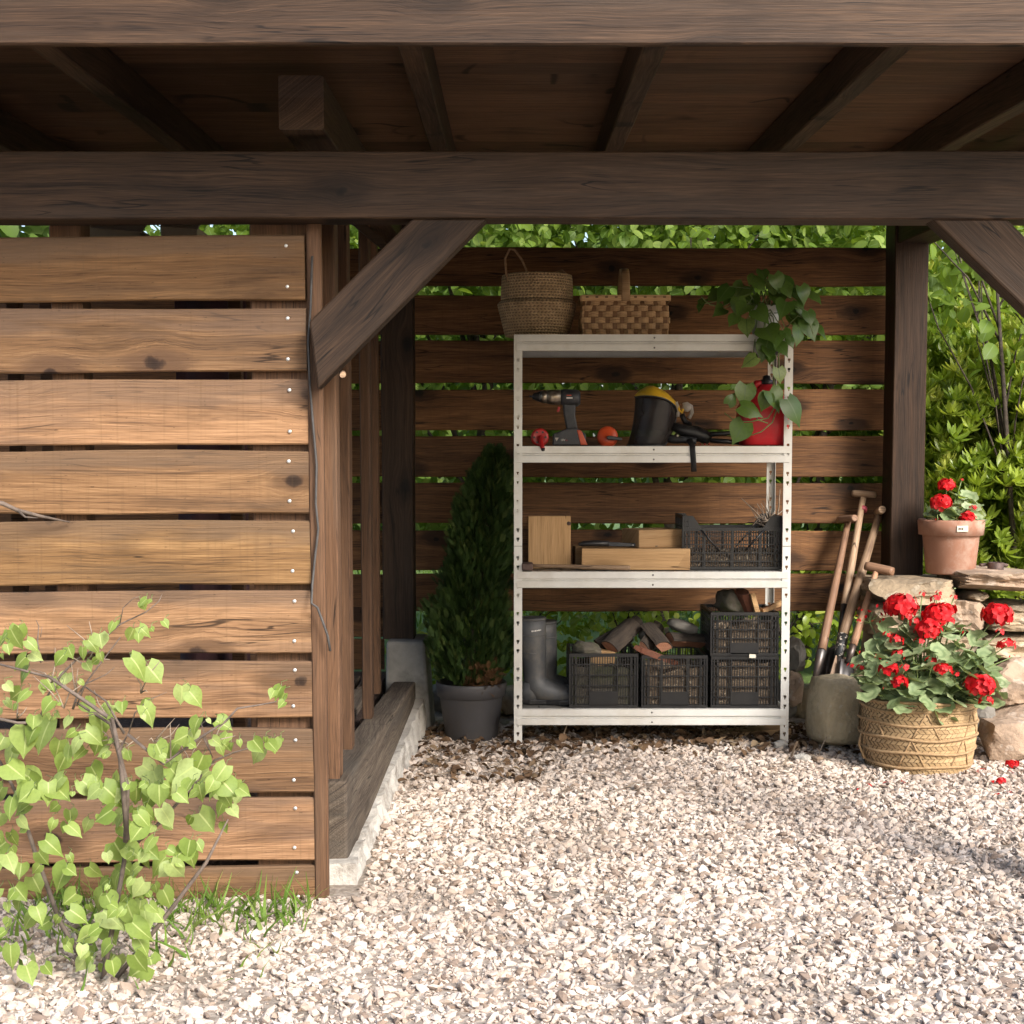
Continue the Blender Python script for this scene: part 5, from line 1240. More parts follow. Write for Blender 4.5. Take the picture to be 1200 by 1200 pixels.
# spade with brown shaft
r_, P = tool('spade with reddish worn shaft, leftmost tool against the wall', 'garden_spade', [(994, 611, 7.20), (963, 762, 6.80)], .0175, M['handle2'])
bs = Vector(r_.location)
bar(r_, w3(983, 609, 7.27) - bs, w3(1002, 607, 7.12) - bs, .016, M['handle2'])
b = MB(); b.tube([w3(966, 748, 6.84) - bs, w3(961, 770, 6.79) - bs, w3(955, 795, 6.74) - bs], [.023, .022, .012], 10); b.build('socket', M['blade'], r_)
plate(r_, [(w3(962, 759, 6.80) - bs, w3(981, 764, 6.86) - bs), (w3(956, 785, 6.76) - bs, w3(975, 792, 6.82) - bs), (w3(948, 822, 6.70) - bs, w3(966, 836, 6.76) - bs), (w3(944, 852, 6.66) - bs, w3(957, 858, 6.70) - bs)], .004, M['blade'])
# pale fork
r_, P = tool('digging fork with pale shaft and red tape below its T grip', 'digging_fork', [(1012, 580, 7.22), (990, 709, 6.95)], .0165, M['handle'], cat='fork'); bs = Vector(r_.location)
bar(r_, w3(999, 578, 7.24) - bs, w3(1026, 580, 7.18) - bs, .0165, M['handle'])
b = MB(); b.tube([w3(1011.2, 594.5, 7.195) - bs, w3(1010.4, 599, 7.186) - bs], .0215, 12); b.build('tape_band', M['tape'], r_)
b = MB(); b.tube([w3(990.6, 705, 6.958) - bs, w3(988, 720, 6.93) - bs, w3(983, 756, 6.86) - bs], [.0185, .015, .012], 10); b.build('socket', M['black'], r_)
b = MB()
yk = w3(983, 756, 6.86) - bs
b.tube([w3(971, 762, 6.86) - bs, yk, w3(995, 764, 6.86) - bs], [.008, .011, .008], 8); b.build('crosspiece', M['blade'], r_)
for q, dx in enumerate((-12, -4, 4, 12)):
    b = MB(); b.tube([w3(983 + dx, 761, 6.86) - bs, w3(981 + dx, 790, 6.78) - bs, w3(976 + dx, 845, 6.70) - bs], [.007, .006, .003], 7); b.build('tine', M['blade'], r_)
# shovel with patterned grip
r_, P = tool('shovel with thick tan shaft and black patterned band', 'garden_shovel', [(1031, 600, 7.19), (987, 748, 6.80)], .020, M['handle'], cat='shovel'); bs = Vector(r_.location)
bar(r_, w3(1028, 601, 7.25) - bs, w3(1034, 597, 7.08) - bs, .0185, M['handle'])
b = MB(); b.tube([w3(988, 744, 6.81) - bs, w3(985.5, 757, 6.78) - bs, w3(982.5, 771, 6.74) - bs], [.024, .0245, .021], 12); b.build('band', M['grip'], r_)
b = MB(); b.tube([w3(982.5, 771, 6.74) - bs, w3(986, 790, 6.69) - bs], [.018, .008], 8); b.build('socket', M['blade'], r_)
plate(r_, [(w3(979, 768, 6.73) - bs, w3(997, 772, 6.74) - bs), (w3(973, 788, 6.70) - bs, w3(1012, 796, 6.71) - bs), (w3(968, 822, 6.66) - bs, w3(1008, 836, 6.66) - bs), (w3(972, 850, 6.63) - bs, w3(996, 860, 6.63) - bs)], .004, M['bladetan'])
# short tool
r_, P = tool('short hand spade with a T grip leaning on the stone wall', 'hand_spade', [(1027, 669, 6.90), (1000, 756, 6.72)], .015, M['handle2']); bs = Vector(r_.location)
bar(r_, w3(1014, 663, 6.93) - bs, w3(1047, 670, 6.86) - bs, .0205, M['handle2'])
b = MB(); b.tube([w3(1001, 752, 6.73) - bs, w3(994, 776, 6.69) - bs], [.018, .014], 10); b.build('socket', M['blade'], r_)
plate(r_, [(w3(985, 772, 6.69) - bs, w3(1006, 776, 6.69) - bs), (w3(982, 800, 6.66) - bs, w3(1002, 806, 6.66) - bs), (w3(984, 838, 6.63) - bs, w3(996, 842, 6.63) - bs)], .004, M['blade'])

# ------------------------------------------------------------------ geraniums
GL = [tmesh('leaf', t_scallop(s, c)) for s, c in ((1, .35), (2, .22), (3, .45))]
def petal_t(): return leaf_t(lambda t: [.08, .26, .38, .36, .0][min(4, int(round(t * 4)))], 1, .25, .35, 4)
PT = petal_t()
def flower(r_, c, rad, n=34, seed=0, name='flower_head', flat=.75, ball=1.0):
    """round head of small five-petalled florets"""
    rs = np.random.default_rng(seed); P = []; T = []; Nn = []; S_ = []
    for i in range(n):
        z = 1 - (i + .5) / n * (1.35 * ball); a = i * 2.39996; rr = math.sqrt(max(0, 1 - z * z)); d = np.array((rr * math.cos(a), rr * math.sin(a), z))
        o = np.array(c) + d * rad * np.array((.72, .72, .72 * flat)) * rs.uniform(.70, 1.18)
        t1 = np.cross(d, (.3, .2, .9)); t1 /= np.linalg.norm(t1); t2 = np.cross(d, t1); ph = rs.uniform(0, 6)
        for k in range(5):
            q = ph + k * 1.2566; tp = t1 * math.cos(q) + t2 * math.sin(q) + d * .35
            P.append(o); T.append(tp); Nn.append(d); S_.append(rad * rs.uniform(.34, .56))
    me = scatter(PT, np.array(P), frames(np.array(T), np.array(Nn)), np.array(S_))
    return link(name, me, M['petal'], r_)
def geranium(name, label, loc, leaves, flowers, soil_r, soil_z, lsize, spread):
    r_ = thing(name, label, 'plant', loc); L0 = Vector(loc)
    st = MB(); root = Vector((0, 0, soil_z - .02))
    for k, (p, nrm, s) in enumerate(leaves):
        p = Vector(p); a = U(0, 6.28); tip = Vector((math.cos(a), math.sin(a), U(-.2, .2)))
        place_leaf('leaf', GL[k % 3], M['l_ger'], r_, p, tip, nrm, s)
        s0 = Vector((p.x * .35, p.y * .35, soil_z - .01)); st.tube([s0, s0.lerp(p, .55) + Vector((0, 0, .02)), p], [.0035, .003, .002], 5)
    for k, (p, rad, n, ball) in enumerate(flowers):
        p = Vector(p); flower(r_, p, rad, n, 50 + k, ball=ball)
        s0 = Vector((p.x * .3, p.y * .3 + .02, soil_z)); st.tube([s0, s0.lerp(p, .6) + Vector((U(-.02, .02), 0, .03)), p], [.0035, .003, .0025], 5)
    st.build('stems', M['stem'], r_)
    return r_
# big plaited basket
YG = 6.14; k = wpx(1, YG); Xg = on(1080, YG); zr = at(600, 835, YG - .2).z
bk = thing('plaited_basket', 'round plaited palm basket with rope bands standing on the gravel', 'basket', (Xg, YG, 0))
Rb = 66.5 * k; Hk = .285
def rb(z): t = z / Hk; return Rb * (.90 + .12 * math.sin(min(1, t * 1.05) * math.pi * .72) - .02 * t)
prof_k = [(0, 0), (rb(0) * .96, 0)] + [(rb(Hk * q / 14), .004 + (Hk - .004) * q / 14) for q in range(15)] + [(rb(Hk) - .014, Hk + .004), (rb(Hk) - .022, Hk - .02), (rb(.05) - .03, .05), (0, .05)]
b = MB(); b.lathe(prof_k, 64, jit=.01); b.build('body', M['plaitgap'], bk)
def plaitstrip():
    b = MB()   # diagonal herringbone strips, proud of the body
    n = 60; rows_ = 17
    for j in range(rows_):
        z0, z1 = Hk * (j + .04) / rows_, Hk * (j + .96) / rows_
        for i in range(n):
            t0 = 2 * math.pi * i / n; t1 = t0 + 2 * math.pi / n * .80; sh = 2 * math.pi / n * (.55 if j % 2 else -.55)
            V = []
            for (t, z, o) in ((t0, z0, .0005), (t1, z0, .003), (t1 + sh, z1, .003), (t0 + sh, z1, .0005)): V.append(((rb(z) + o) * math.cos(t), (rb(z) + o) * math.sin(t), z))
            if math.sin(t0) < .35: b.add(V, [(0, 1, 2, 3)])
    return b
o = plaitstrip().build('plait_weave', M['plait'], bk, fix=False); o['kind'] = 'stuff'
for z in (.10, .30, .50, .70, .88, 1.0):
    zz = Hk * z; n = 72
    b = MB(); b.tube([((rb(zz) + .004) * math.cos(2 * math.pi * q / n), (rb(zz) + .004) * math.sin(2 * math.pi * q / n), zz + .004 * math.sin(q * .35 + z * 9)) for q in range(n + 1)], [.0058 + .0011 * (q % 2) for q in range(n + 1)], 6, cap=False); b.build('rope_band', M['cord'], bk)
for i in range(14):
    t = -math.pi + i * math.pi / 13
    for j, (za, zb) in enumerate(((.10, .50), (.50, .88))):
        if (i + j) % 2: continue
        t1 = t + .24 * (1 if i % 4 < 2 else -1)
        b = MB(); b.tube([((rb(Hk * (za + (zb - za) * q / 4)) + .003) * math.cos(t + (t1 - t) * q / 4), (rb(Hk * (za + (zb - za) * q / 4)) + .003) * math.sin(t + (t1 - t) * q / 4), Hk * (za + (zb - za) * q / 4)) for q in range(5)], .0036, 5); b.build('lacing', M['cord'], bk)
b = MB(); b.lathe([(0, Hk - .05), (rb(Hk) - .02, Hk - .052)], 32); b.build('soil', M['soil'], bk)
b = MB(); b.tube([(rb(.1) + .006 if False else -rb(.1) - .004, -.02, .16), (-rb(.1) - .02, -.03, .09), (-rb(.05) - .008, -.05, .035)], .005, 6); b.build('side_loop', M['cord'], bk)
G0 = Vector((Xg, YG, 0))
leaves = []
rl = random.Random(5)
for (x, y) in ((1010, 790), (1018, 812), (1028, 770), (1040, 735), (1062, 722), (1085, 742), (1098, 730), (1112, 742), (1122, 755), (1128, 735), (1140, 768), (1145, 750), (1155, 770), (1165, 785), (1170, 810), (1160, 795), (1135, 790), (1120, 775), (1110, 800), (1095, 805), (1092, 780), (1075, 785), (1070, 765), (1055, 790), (1060, 815), (1048, 825), (1085, 825), (1105, 828), (1120, 822), (1125, 808), (1145, 825), (1165, 825), (1030, 795), (1035, 750), (1050, 755), (1100, 765), (1150, 785), (1138, 805), (1075, 808), (1022, 785), (1045, 775), (1115, 735), (1080, 728), (1130, 762), (1066, 740), (1058, 828), (1098, 838), (1112, 840), (1020, 800), (1008, 775), (1172, 800), (1150, 810)):
    u = (x - 1088) / 85; v = (y - 790) / 75; q = max(0, 1 - u * u - v * v)
    Y = YG - .06 - .20 * math.sqrt(q) + rl.uniform(-.03, .03) + (.10 if y < 760 else 0)
    if y > 805: Y = YG - .20 - rl.uniform(0, .06)
    p = w3(x, y, Y) - G0; nr = Vector((u * .7 + rl.uniform(-.35, .35), -.75 + rl.uniform(-.3, .3), .75 + rl.uniform(-.3, .3)))
    leaves.append((p, nr, rl.uniform(.062, .10)))
for q in range(90):
    x, y = rl.uniform(1012, 1170), rl.uniform(735, 832); u = (x - 1090) / 80; v = (y - 790) / 62
    if u * u + v * v > 1: continue
    leaves.append((w3(x, y, YG - .02 - .16 * math.sqrt(max(0, 1 - u * u - v * v)) + rl.uniform(-.02, .06)) - G0, (u * .6 + rl.uniform(-.3, .3), -.9, .7 + rl.uniform(-.3, .3)), rl.uniform(.07, .105)))
for q in range(26):
    a = rl.uniform(0, 6.28); rr = rl.uniform(.05, .26); leaves.append(((rr * math.cos(a), rr * math.sin(a) + .04, rl.uniform(.30, .46) - rr * .3), (math.cos(a) * .5, math.sin(a) * .5, .9), rl.uniform(.08, .12)))
fl = []
for (x, y, rad, n, ball, dy) in ((1056, 711, 20, 38, 1.0, -.05), (1098, 722, 17, 26, 1.0, -.12), (1088, 738, 16, 26, 1.0, -.16), (1108, 716, 13, 16, .8, -.05), (1096, 702, 8, 7, .8, 0), (1073, 730, 9, 9, .8, -.1), (1168, 721, 17.5, 36, 1.0, -.05), (1180, 757, 11, 10, .8, -.1), (1148, 804, 18, 34, 1.0, -.22), (1157, 822, 9, 8, .8, -.23), (1105, 786, 11, 11, .8, -.22), (1092, 776, 8, 6, .7, -.2), (1050, 750, 9, 8, .8, -.12), (1053, 768, 9, 8, .8, -.16), (1042, 785, 12, 12, .8, -.2), (1053, 800, 11, 12, .8, -.22), (1040, 744, 6, 5, .8, -.1), (1008, 783, 6, 6, .8, -.1), (997, 780, 5, 4, .8, -.05), (1010, 765, 4, 3, .8, -.05), (1081, 696, 6, 5, .8, 0), (1100, 695, 5, 4, .8, 0), (1131, 741, 4, 3, .8, -.1), (1037, 807, 3, 2, .8, -.2), (1064, 724, 8, 7, .8, -.1), (1078, 752, 7, 6, .8, -.16), (1112, 728, 8, 8, .8, -.12), (1172, 741, 7, 6, .8, -.1), (1030, 770, 6, 5, .8, -.14), (1060, 783, 7, 6, .8, -.22), (1118, 700, 5, 4, .8, 0), (1120, 790, 6, 5, .8, -.22), (1186, 770, 4, 3, .8, -.08)):
    Y = YG + dy - .03; fl.append((w3(x, y, Y) - G0, rad * k * 1.10, max(2, int(n * .75)), ball))
g1 = geranium('geranium_plant', 'bushy red flowering geranium growing in the plaited basket', (Xg, YG, 0), leaves, fl, .2, Hk - .04, .1, 1)
# leggy buds at the left
b = MB(); s0 = w3(1024, 775, YG - .05) - G0; s1 = w3(1019, 730, YG - .03) - G0; b.tube([s0, w3(1027, 745, YG - .04) - G0, s1], [.003, .0025, .002], 5)
for q in range(14):
    a = U(0, 6.28); e = s1 + Vector((.05 * math.cos(a), .03 * math.sin(a), .025 + .03 * math.sin(a * 2))); b.tube([s1, e], [.0012, .001], 4)
b.build('bud_stalk', M['stem'], g1)
P = np.array([np.array(s1) + np.array((.055 * math.cos(q * .45), .03 * math.sin(q * .45), .03 + .03 * math.sin(q * .9))) for q in range(14)])
link('bud_cluster', scatter(PT, P, frames(rand_unit(14) + np.array((0, 0, .8)), rand_unit(14)), np.full(14, .016)), M['petal'], g1)['kind'] = 'stuff'

# terracotta pot on the wall
YP = 6.86; k = wpx(1, YP); zp = at(1115, 673.5, YP - .09).z; Xp = on(1115, YP)
r_ = thing('terracotta_pot', 'tall terracotta pot with pale label standing on the stone wall', 'pot', (Xp, YP, zp))
b = MB(); b.lathe([(0, 0), (27 * k, 0), (28 * k, .006), (32.5 * k, 44 * k), (33 * k, 45 * k), (37 * k, 45.5 * k), (38.5 * k, 62 * k), (37.5 * k, 63.5 * k), (35.5 * k, 63 * k), (33 * k, 50 * k), (0, 50 * k)], 48, jit=.006); pb = b.build('body', M['terracotta'], r_)
b = MB(); b.lathe([(0, 56 * k), (34.5 * k, 56 * k)], 32); b.build('soil', M['soil'], r_)
b = MB(); b.box((2 * k, -38.3 * k, 54 * k), (13 * k, .004, 7 * k), (R(-4), 0, 0)); lb = b.build('label_plate', M['cream'], r_, bevel=.001)
b = MB()
for q in range(3): b.box((-.008 + q * .0075, -38.3 * k - .0028, 54 * k), (.005, .001, .009 - .002 * (q % 2)))
b.build('label_mark', M['iron'], lb)
zt_ = 60 * k; lv = []
for (x, y) in ((1092, 606), (1100, 603), (1125, 590), (1135, 583), (1118, 595), (1145, 608), (1150, 612), (1128, 600), (1138, 596), (1112, 605), (1120, 580), (1142, 590), (1108, 596), (1133, 610)):
    lv.append((w3(x, y, YP - .03 + U(-.06, .05)) - Vector((Xp, YP, zp)), (U(-.5, .5), -.7, .8), U(.06, .085)))
for q in range(10):
    a = U(0, 6.28); lv.append(((.09 * math.cos(a), .09 * math.sin(a), zt_ + U(0, .08)), (math.cos(a), math.sin(a), .8), .08))
geranium('geranium_plant', 'small red geranium growing in the terracotta pot on the wall', (Xp, YP, zp), lv, [(w3(x, y, YP + dy) - Vector((Xp, YP, zp)), rd * k, n, bl) for (x, y, rd, n, bl, dy) in ((1109, 569, 12, 20, .9, -.02), (1103, 590, 14, 30, 1.0, -.06), (1134, 607, 11, 18, .9, -.11), (1141, 596, 6, 6, .8, -.08), (1127, 562, 3, 3, .8, 0), (1099, 609, 3, 2, .8, -.12))], .1, 58 * k, .08, 1)
# iron cup
p = at(1165, 670, 6.86); r_ = thing('iron_bracket', 'small rusty iron cup with two lugs lying on the wall', 'ironware', (p.x, 6.84, at(1165, 673, 6.78).z)); k = wpx(1, 6.84)
b = MB(); b.lathe([(0, 0), (8.5 * k, 0), (9 * k, .01), (9.5 * k, 12.5 * k), (8 * k, 13 * k), (7 * k, 11.5 * k), (6.5 * k, .012), (0, .01)], 24); b.build('cup', M['iron'], r_)
for s in (-1, 1):
    b = MB(); b.box((s * 12 * k, .03, 9.5 * k), (9 * k, .03, .014), (0, s * .15, 0)); b.build('lug', M['iron'], r_, bevel=.004)
# fallen blooms and petals
for (x, y, lab, s) in ((1186, 901, 'fallen red geranium bloom on the gravel at the right edge', .032), (1173, 921, 'fallen red geranium bloom on the gravel below the rounded rock', .024)):
    p = ground_at(x, y); r_ = thing('fallen_bloom', lab, 'flower', (p.x, p.y, .012)); flower(r_, (0, 0, .008), s, 9, int(x), 'bloom', .4, .9)
for k, (x, y) in enumerate(((1056, 921), (1017, 924), (1005, 930), (1040, 922), (1143, 909), (1150, 907), (1160, 920), (1183, 909), (1180, 934), (1170, 936))):
    p = ground_at(x, y); me = scatter(PT, np.array([(0, 0, 0), (.008, .004, .002)]), frames(rand_unit(2) * np.array((1, 1, .1)), np.array([(0, .1, 1), (.2, 0, 1.)])), np.array([.018, .014]))
    o = link('fallen_petal', me, M['petal'], None, (p.x, p.y, .018)); tag(o, 'stray red petal lying on the gravel near the basket', 'petal', 'stray petals on the gravel')

# ------------------------------------------------------------------ potted conifer
YT = 6.72; k = wpx(1, YT); Xt = on(552, YT)
pt_ = thing('plant_pot', 'charcoal plastic flower pot left of the shelves', 'pot', (Xt, YT, 0))
b = MB(); b.lathe([(0, 0), (29 * k, 0), (30.5 * k, .008), (37.5 * k, 50 * k), (38.5 * k, 51.5 * k), (40.5 * k, 52 * k), (42 * k, 66 * k), (41.5 * k, 68 * k), (40 * k, 68 * k), (38.5 * k, 55 * k), (0, 55 * k)], 48); b.build('body', M['plant_pot'], pt_)
b = MB(); b.lathe([(0, 60 * k), (39.5 * k, 59 * k)], 32, jit=.0); b.build('soil', M['soil'], pt_)
th = thing('conifer', 'dark green columnar conifer growing in the charcoal pot', 'tree', (Xt, YT, 60 * k))
b = MB(); b.tube([(0, 0, -.05), (.01, 0, .25), (.06, 0, .6), (.09, 0, .95)], [.016, .013, .009, .004], 8); b.build('trunk', M['bark'], th)
# spray: flattened fan of scaly branchlets
V = []; Fc = []; E = []
def strip(p0, p1, w0):
    o = len(V); d = (p1 - p0).normalized(); s = Vector((d.y, -d.x, 0)) * w0
    V.extend([p0 - s, p0 + s, p1 + s * .25, p1 - s * .25]); Fc.append((o, o + 1, o + 2, o + 3)); E.extend([.5] * 4)
strip(Vector((0, 0, 0)), Vector((0, 1, .05)), .035)
for q in range(7):
    y0 = .12 + q * .115; L = .42 * (1 - q * .09)
    for s in (-1, 1):
        e = Vector((s * L * .62, y0 + L * .72, .04 * (q % 2))); strip(Vector((0, y0, 0)), e, .030)
        strip(Vector((0, y0, 0)).lerp(e, .45), Vector((0, y0, 0)).lerp(e, .45) + Vector((s * L * .10, L * .42, .03)), .024)
T_SPRAY = (np.array([tuple(v) for v in V]), Fc, np.array(E))
n = 10500; tz = rng.random(n) ** .85
cx = np.interp(tz, [0, .25, .5, .8, 1], [0, 0, .02, .08, .105]); rad = np.interp(tz, [0, .06, .2, .42, .7, .9, 1.0], [.10, .165, .178, .135, .115, .075, .012])
a = rng.random(n) * 2 * np.pi; lump = 1 + .20 * np.sin(a * 3 + tz * 14) + .16 * np.sin(a * 5 - tz * 27) + .12 * np.sin(a * 9 + tz * 47)
rr = rad * lump * np.sqrt(rng.uniform(.25, 1.0, n)); Hc = at(580, 522, YT).z - 60 * k - .05
P = np.column_stack((cx + rr * np.cos(a), rr * np.sin(a), .015 + tz * Hc)); O = np.column_stack((np.cos(a), np.sin(a), np.zeros(n)))
me = scatter(T_SPRAY, P, frames(O * .55 + rand_unit(n) * .35 + np.array((0, 0, 1.0)), np.column_stack((-np.sin(a), np.cos(a), np.zeros(n))) + rand_unit(n) * .8), rng.uniform(.028, .058, n))
link('crown', me, M['l_thuja'], th)
n = 240; a = rng.uniform(0, 6.28, n); P = np.column_stack((.05 + .06 * np.cos(a), -.07 + .06 * np.sin(a), rng.uniform(.01, .11, n)))
link('dead_foliage', scatter(T_SPRAY, P, frames(rand_unit(n) + np.array((0, -.2, .5)), rand_unit(n)), rng.uniform(.03, .06, n)), M['l_dead'], th)

# ------------------------------------------------------------------ trailing pothos
HL = [tmesh('leaf', t) for t in (T_HEART, T_HEART2, T_HEART3)]
YO = 6.66; X0 = on(893, YO); k = wpx(1, YO)
r_ = thing('ceramic_pot', 'small white pot under the trailing plant on the top shelf', 'pot', (on(893, YO), YO, TOP[0]))
b = MB(); b.lathe([(0, 0), (13 * k, 0), (19 * k, 34 * k), (18 * k, 35 * k), (16.5 * k, 33 * k), (0, 28 * k)], 36); b.build('body', M['potwhite'], r_)
b = MB(); b.lathe([(0, 30 * k), (16.8 * k, 30 * k)], 24); b.build('soil', M['soil'], r_)
r_ = thing('trailing_pothos', 'trailing dark green pothos spilling from the white pot over the shelf', 'plant', (X0, YO, TOP[0] + 30 * k)); O0 = Vector(r_.location)
rp = random.Random(3); st = MB(); cen = Vector((0, 0, 0))
for i, (x, y, s) in enumerate(((893, 325, 24), (884, 338, 26), (903, 338, 28), (917, 335, 24), (872, 345, 28), (855, 345, 26), (845, 352, 22), (848, 368, 18), (865, 358, 26), (882, 357, 30), (897, 352, 30), (912, 352, 28), (926, 348, 26), (938, 345, 26), (948, 352, 28), (905, 366, 30), (921, 364, 28), (934, 362, 26), (946, 372, 20), (886, 372, 26), (899, 378, 30), (863, 378, 22), (912, 384, 30), (926, 378, 26), (944, 385, 28), (952, 392, 24), (936, 392, 24), (897, 396, 34), (908, 400, 30), (891, 408, 22), (899, 415, 26), (912, 412, 22), (883, 422, 22), (825, 357, 16), (822, 362, 14), (924, 402, 20), (918, 395, 22), (876, 366, 24), (870, 336, 24), (930, 372, 24), (907, 330, 22), (880, 349, 26), (918, 342, 24), (890, 345, 26), (940, 378, 20), (875, 382, 22), (892, 365, 26), (903, 420, 18), (858, 352, 24), (866, 347, 22), (925, 357, 24), (885, 330, 20))):
    if i in (10, 15, 20, 22, 38, 41, 43, 46, 49, 50): continue
    Y = YO - .04 - (.10 if y > 370 else .04) + rp.uniform(-.10, .06)
    if y > 392: Y = YS - .03 - rp.uniform(0, .05)
    p = w3(x, y - s * .35, Y) - O0
    u = (x - 892) / 60.0
    tip = Vector((u * .6 + rp.uniform(-.5, .5), -.35 + rp.uniform(-.4, .2), -.75 + rp.uniform(-.15, .5))); nr = Vector((u * .5 + rp.uniform(-.4, .4), -.9, .55 + rp.uniform(-.3, .3)))
    place_leaf('leaf', HL[i % 3], M['l_pothos'], r_, p, tip, nr, s * k * rp.uniform(.66, .98))
    if i < 46: c0 = Vector((rp.uniform(-.04, .04), rp.uniform(-.04, .04), -.01)); st.tube([c0, c0.lerp(p, .5) + Vector((0, -.01, .05)), p], [.003, .0026, .002], 5)
vines = [[(908, 385, 6.56), (912, 405, 6.475), (913, 430, 6.47), (912, 452, 6.47), (913, 470, 6.47)], [(905, 385, 6.56), (908, 400, 6.475), (906, 425, 6.47), (907, 455, 6.47), (909, 475, 6.47), (900, 490, 6.46), (880, 494, 6.46), (862, 494, 6.46), (849, 484, 6.46)],
         [(913, 460, 6.47), (911, 478, 6.47), (905, 495, 6.46), (892, 506, 6.46), (881, 510, 6.45)], [(880, 474, 6.47), (888, 492, 6.46), (900, 496, 6.46)], [(868, 483, 6.46), (880, 491, 6.46)], [(860, 352, 6.62), (845, 360, 6.58), (832, 357, 6.56), (822, 348, 6.55)], [(822, 348, 6.55), (828, 354, 6.56)], [(862, 500, 6.46), (856, 495, 6.46)], [(920, 385, 6.5), (935, 370, 6.47), (948, 376, 6.46), (953, 392, 6.46)]]
for v in vines: st.tube([w3(*p) - O0 for p in v], .0026, 6)
st.build('vine', M['stem'], r_)
for i, (x, y, s, tx, tz_) in enumerate(((874, 459, 26, -.1, -1), (902, 466, 26, .6, -.8), (923, 478, 34, .55, -.85), (912, 437, 18, .2, -1), (853, 478, 15, .5, .7), (868, 484, 28, .9, -.3), (872, 504, 28, -.5, -.9), (899, 468, 20, -.3, -1), (886, 424, 20, -.8, -.5), (900, 407, 26, -.3, -1))):
    p = w3(x, y - s * .3, 6.455 - (i % 3) * .012) - O0; place_leaf('leaf', HL[i % 3], M['l_pothos'], r_, p, Vector((tx, -.2, tz_)), Vector((tx * .3 + .2, -1, .35)), s * k)

# ------------------------------------------------------------------ lime-leaved shrub in front of the plank wall
YL = 3.60; bp = ground_at(118, 1150); bp = Vector((on(118, YL), YL, 0))
HLL = [tmesh('leaf', t) for t in (T_HEART, T_HEART2, T_HEART3, leaf_t(w_heart, 1, .45, .15, 6, .10), leaf_t(lambda t: w_heart(t) * .9, 1, .05, .75, 6, .2), leaf_t(lambda t: w_heart(t) * 1.08, .92, -.2, .1, 6, .18))]
sh = thing('lime_shrub', 'light green heart-leaved shrub growing before the plank wall', 'shrub', bp)
def l3(px, py, dY=0): return w3(px, py, YL + dY) - bp
br = [([(118, 1170), (135, 1080), (148, 985), (146, 905), (131, 850), (88, 822)], [.011, .010, .009, .008, .007, .004], 0), ([(148, 985), (141, 890), (130, 845), (85, 812), (58, 795), (28, 786), (-10, 776)], [.010, .010, .009, .0075, .006, .005, .004], -.05),
      ([(45, 845), (56, 815), (72, 790), (92, 772), (112, 760), (128, 742), (142, 731), (172, 716), (186, 703), (192, 697)], [.0055, .005, .0045, .004, .004, .0035, .003, .0025, .002, .001], .05),
      ([(85, 832), (92, 815), (110, 785), (140, 745)], [.005, .004, .003, .002], .02), ([(148, 985), (150, 920), (138, 880), (150, 862), (190, 896), (214, 882), (240, 862), (262, 846), (280, 832), (306, 827), (325, 823)], [.010, .009, .008, .007, .006, .0055, .005, .0045, .004, .003, .002], -.04),
      ([(148, 1000), (190, 960), (235, 912), (252, 892), (272, 882), (292, 878), (306, 868)], [.008, .007, .0055, .0045, .0035, .0025, .0015], .06), ([(240, 862), (247, 888), (240, 862), (236, 850), (241, 842)], [.003, .002, .002, .0015, .001], -.04),
      ([(38, 846), (20, 846), (0, 842), (-20, 838)], [.006, .006, .006, .006], -.1), ([(88, 825), (102, 800), (122, 790), (136, 781)], [.0035, .003, .002, .001], .0), ([(47, 775), (46, 750), (44, 735), (41, 725)], [.003, .0025, .002, .001], .05), ([(46, 748), (50, 733)], [.0015, .001], .05),
      ([(150, 862), (160, 835), (172, 820), (196, 810)], [.003, .0025, .002, .001], .05), ([(142, 732), (146, 712), (155, 702), (164, 697)], [.002, .0018, .0015, .001], .05), ([(120, 1160), (70, 1080), (40, 1000), (20, 930), (0, 890)], [.012, .010, .009, .007, .005], .1), ([(125, 1160), (190, 1080), (240, 1010), (268, 960)], [.010, .009, .007, .003], .0), ([(145, 860), (125, 820), (95, 800)], [.006, .004, .003], 0)]
b = MB(); rl_ = random.Random(4)
for pts, rad, dY in br: b.tube([l3(x + rl_.uniform(-2, 2), y + rl_.uniform(-2, 2), dY + rl_.uniform(-.012, .012)) for x, y in pts], [q * .62 for q in rad], 7)
b.build('branches', M['twig'], sh)
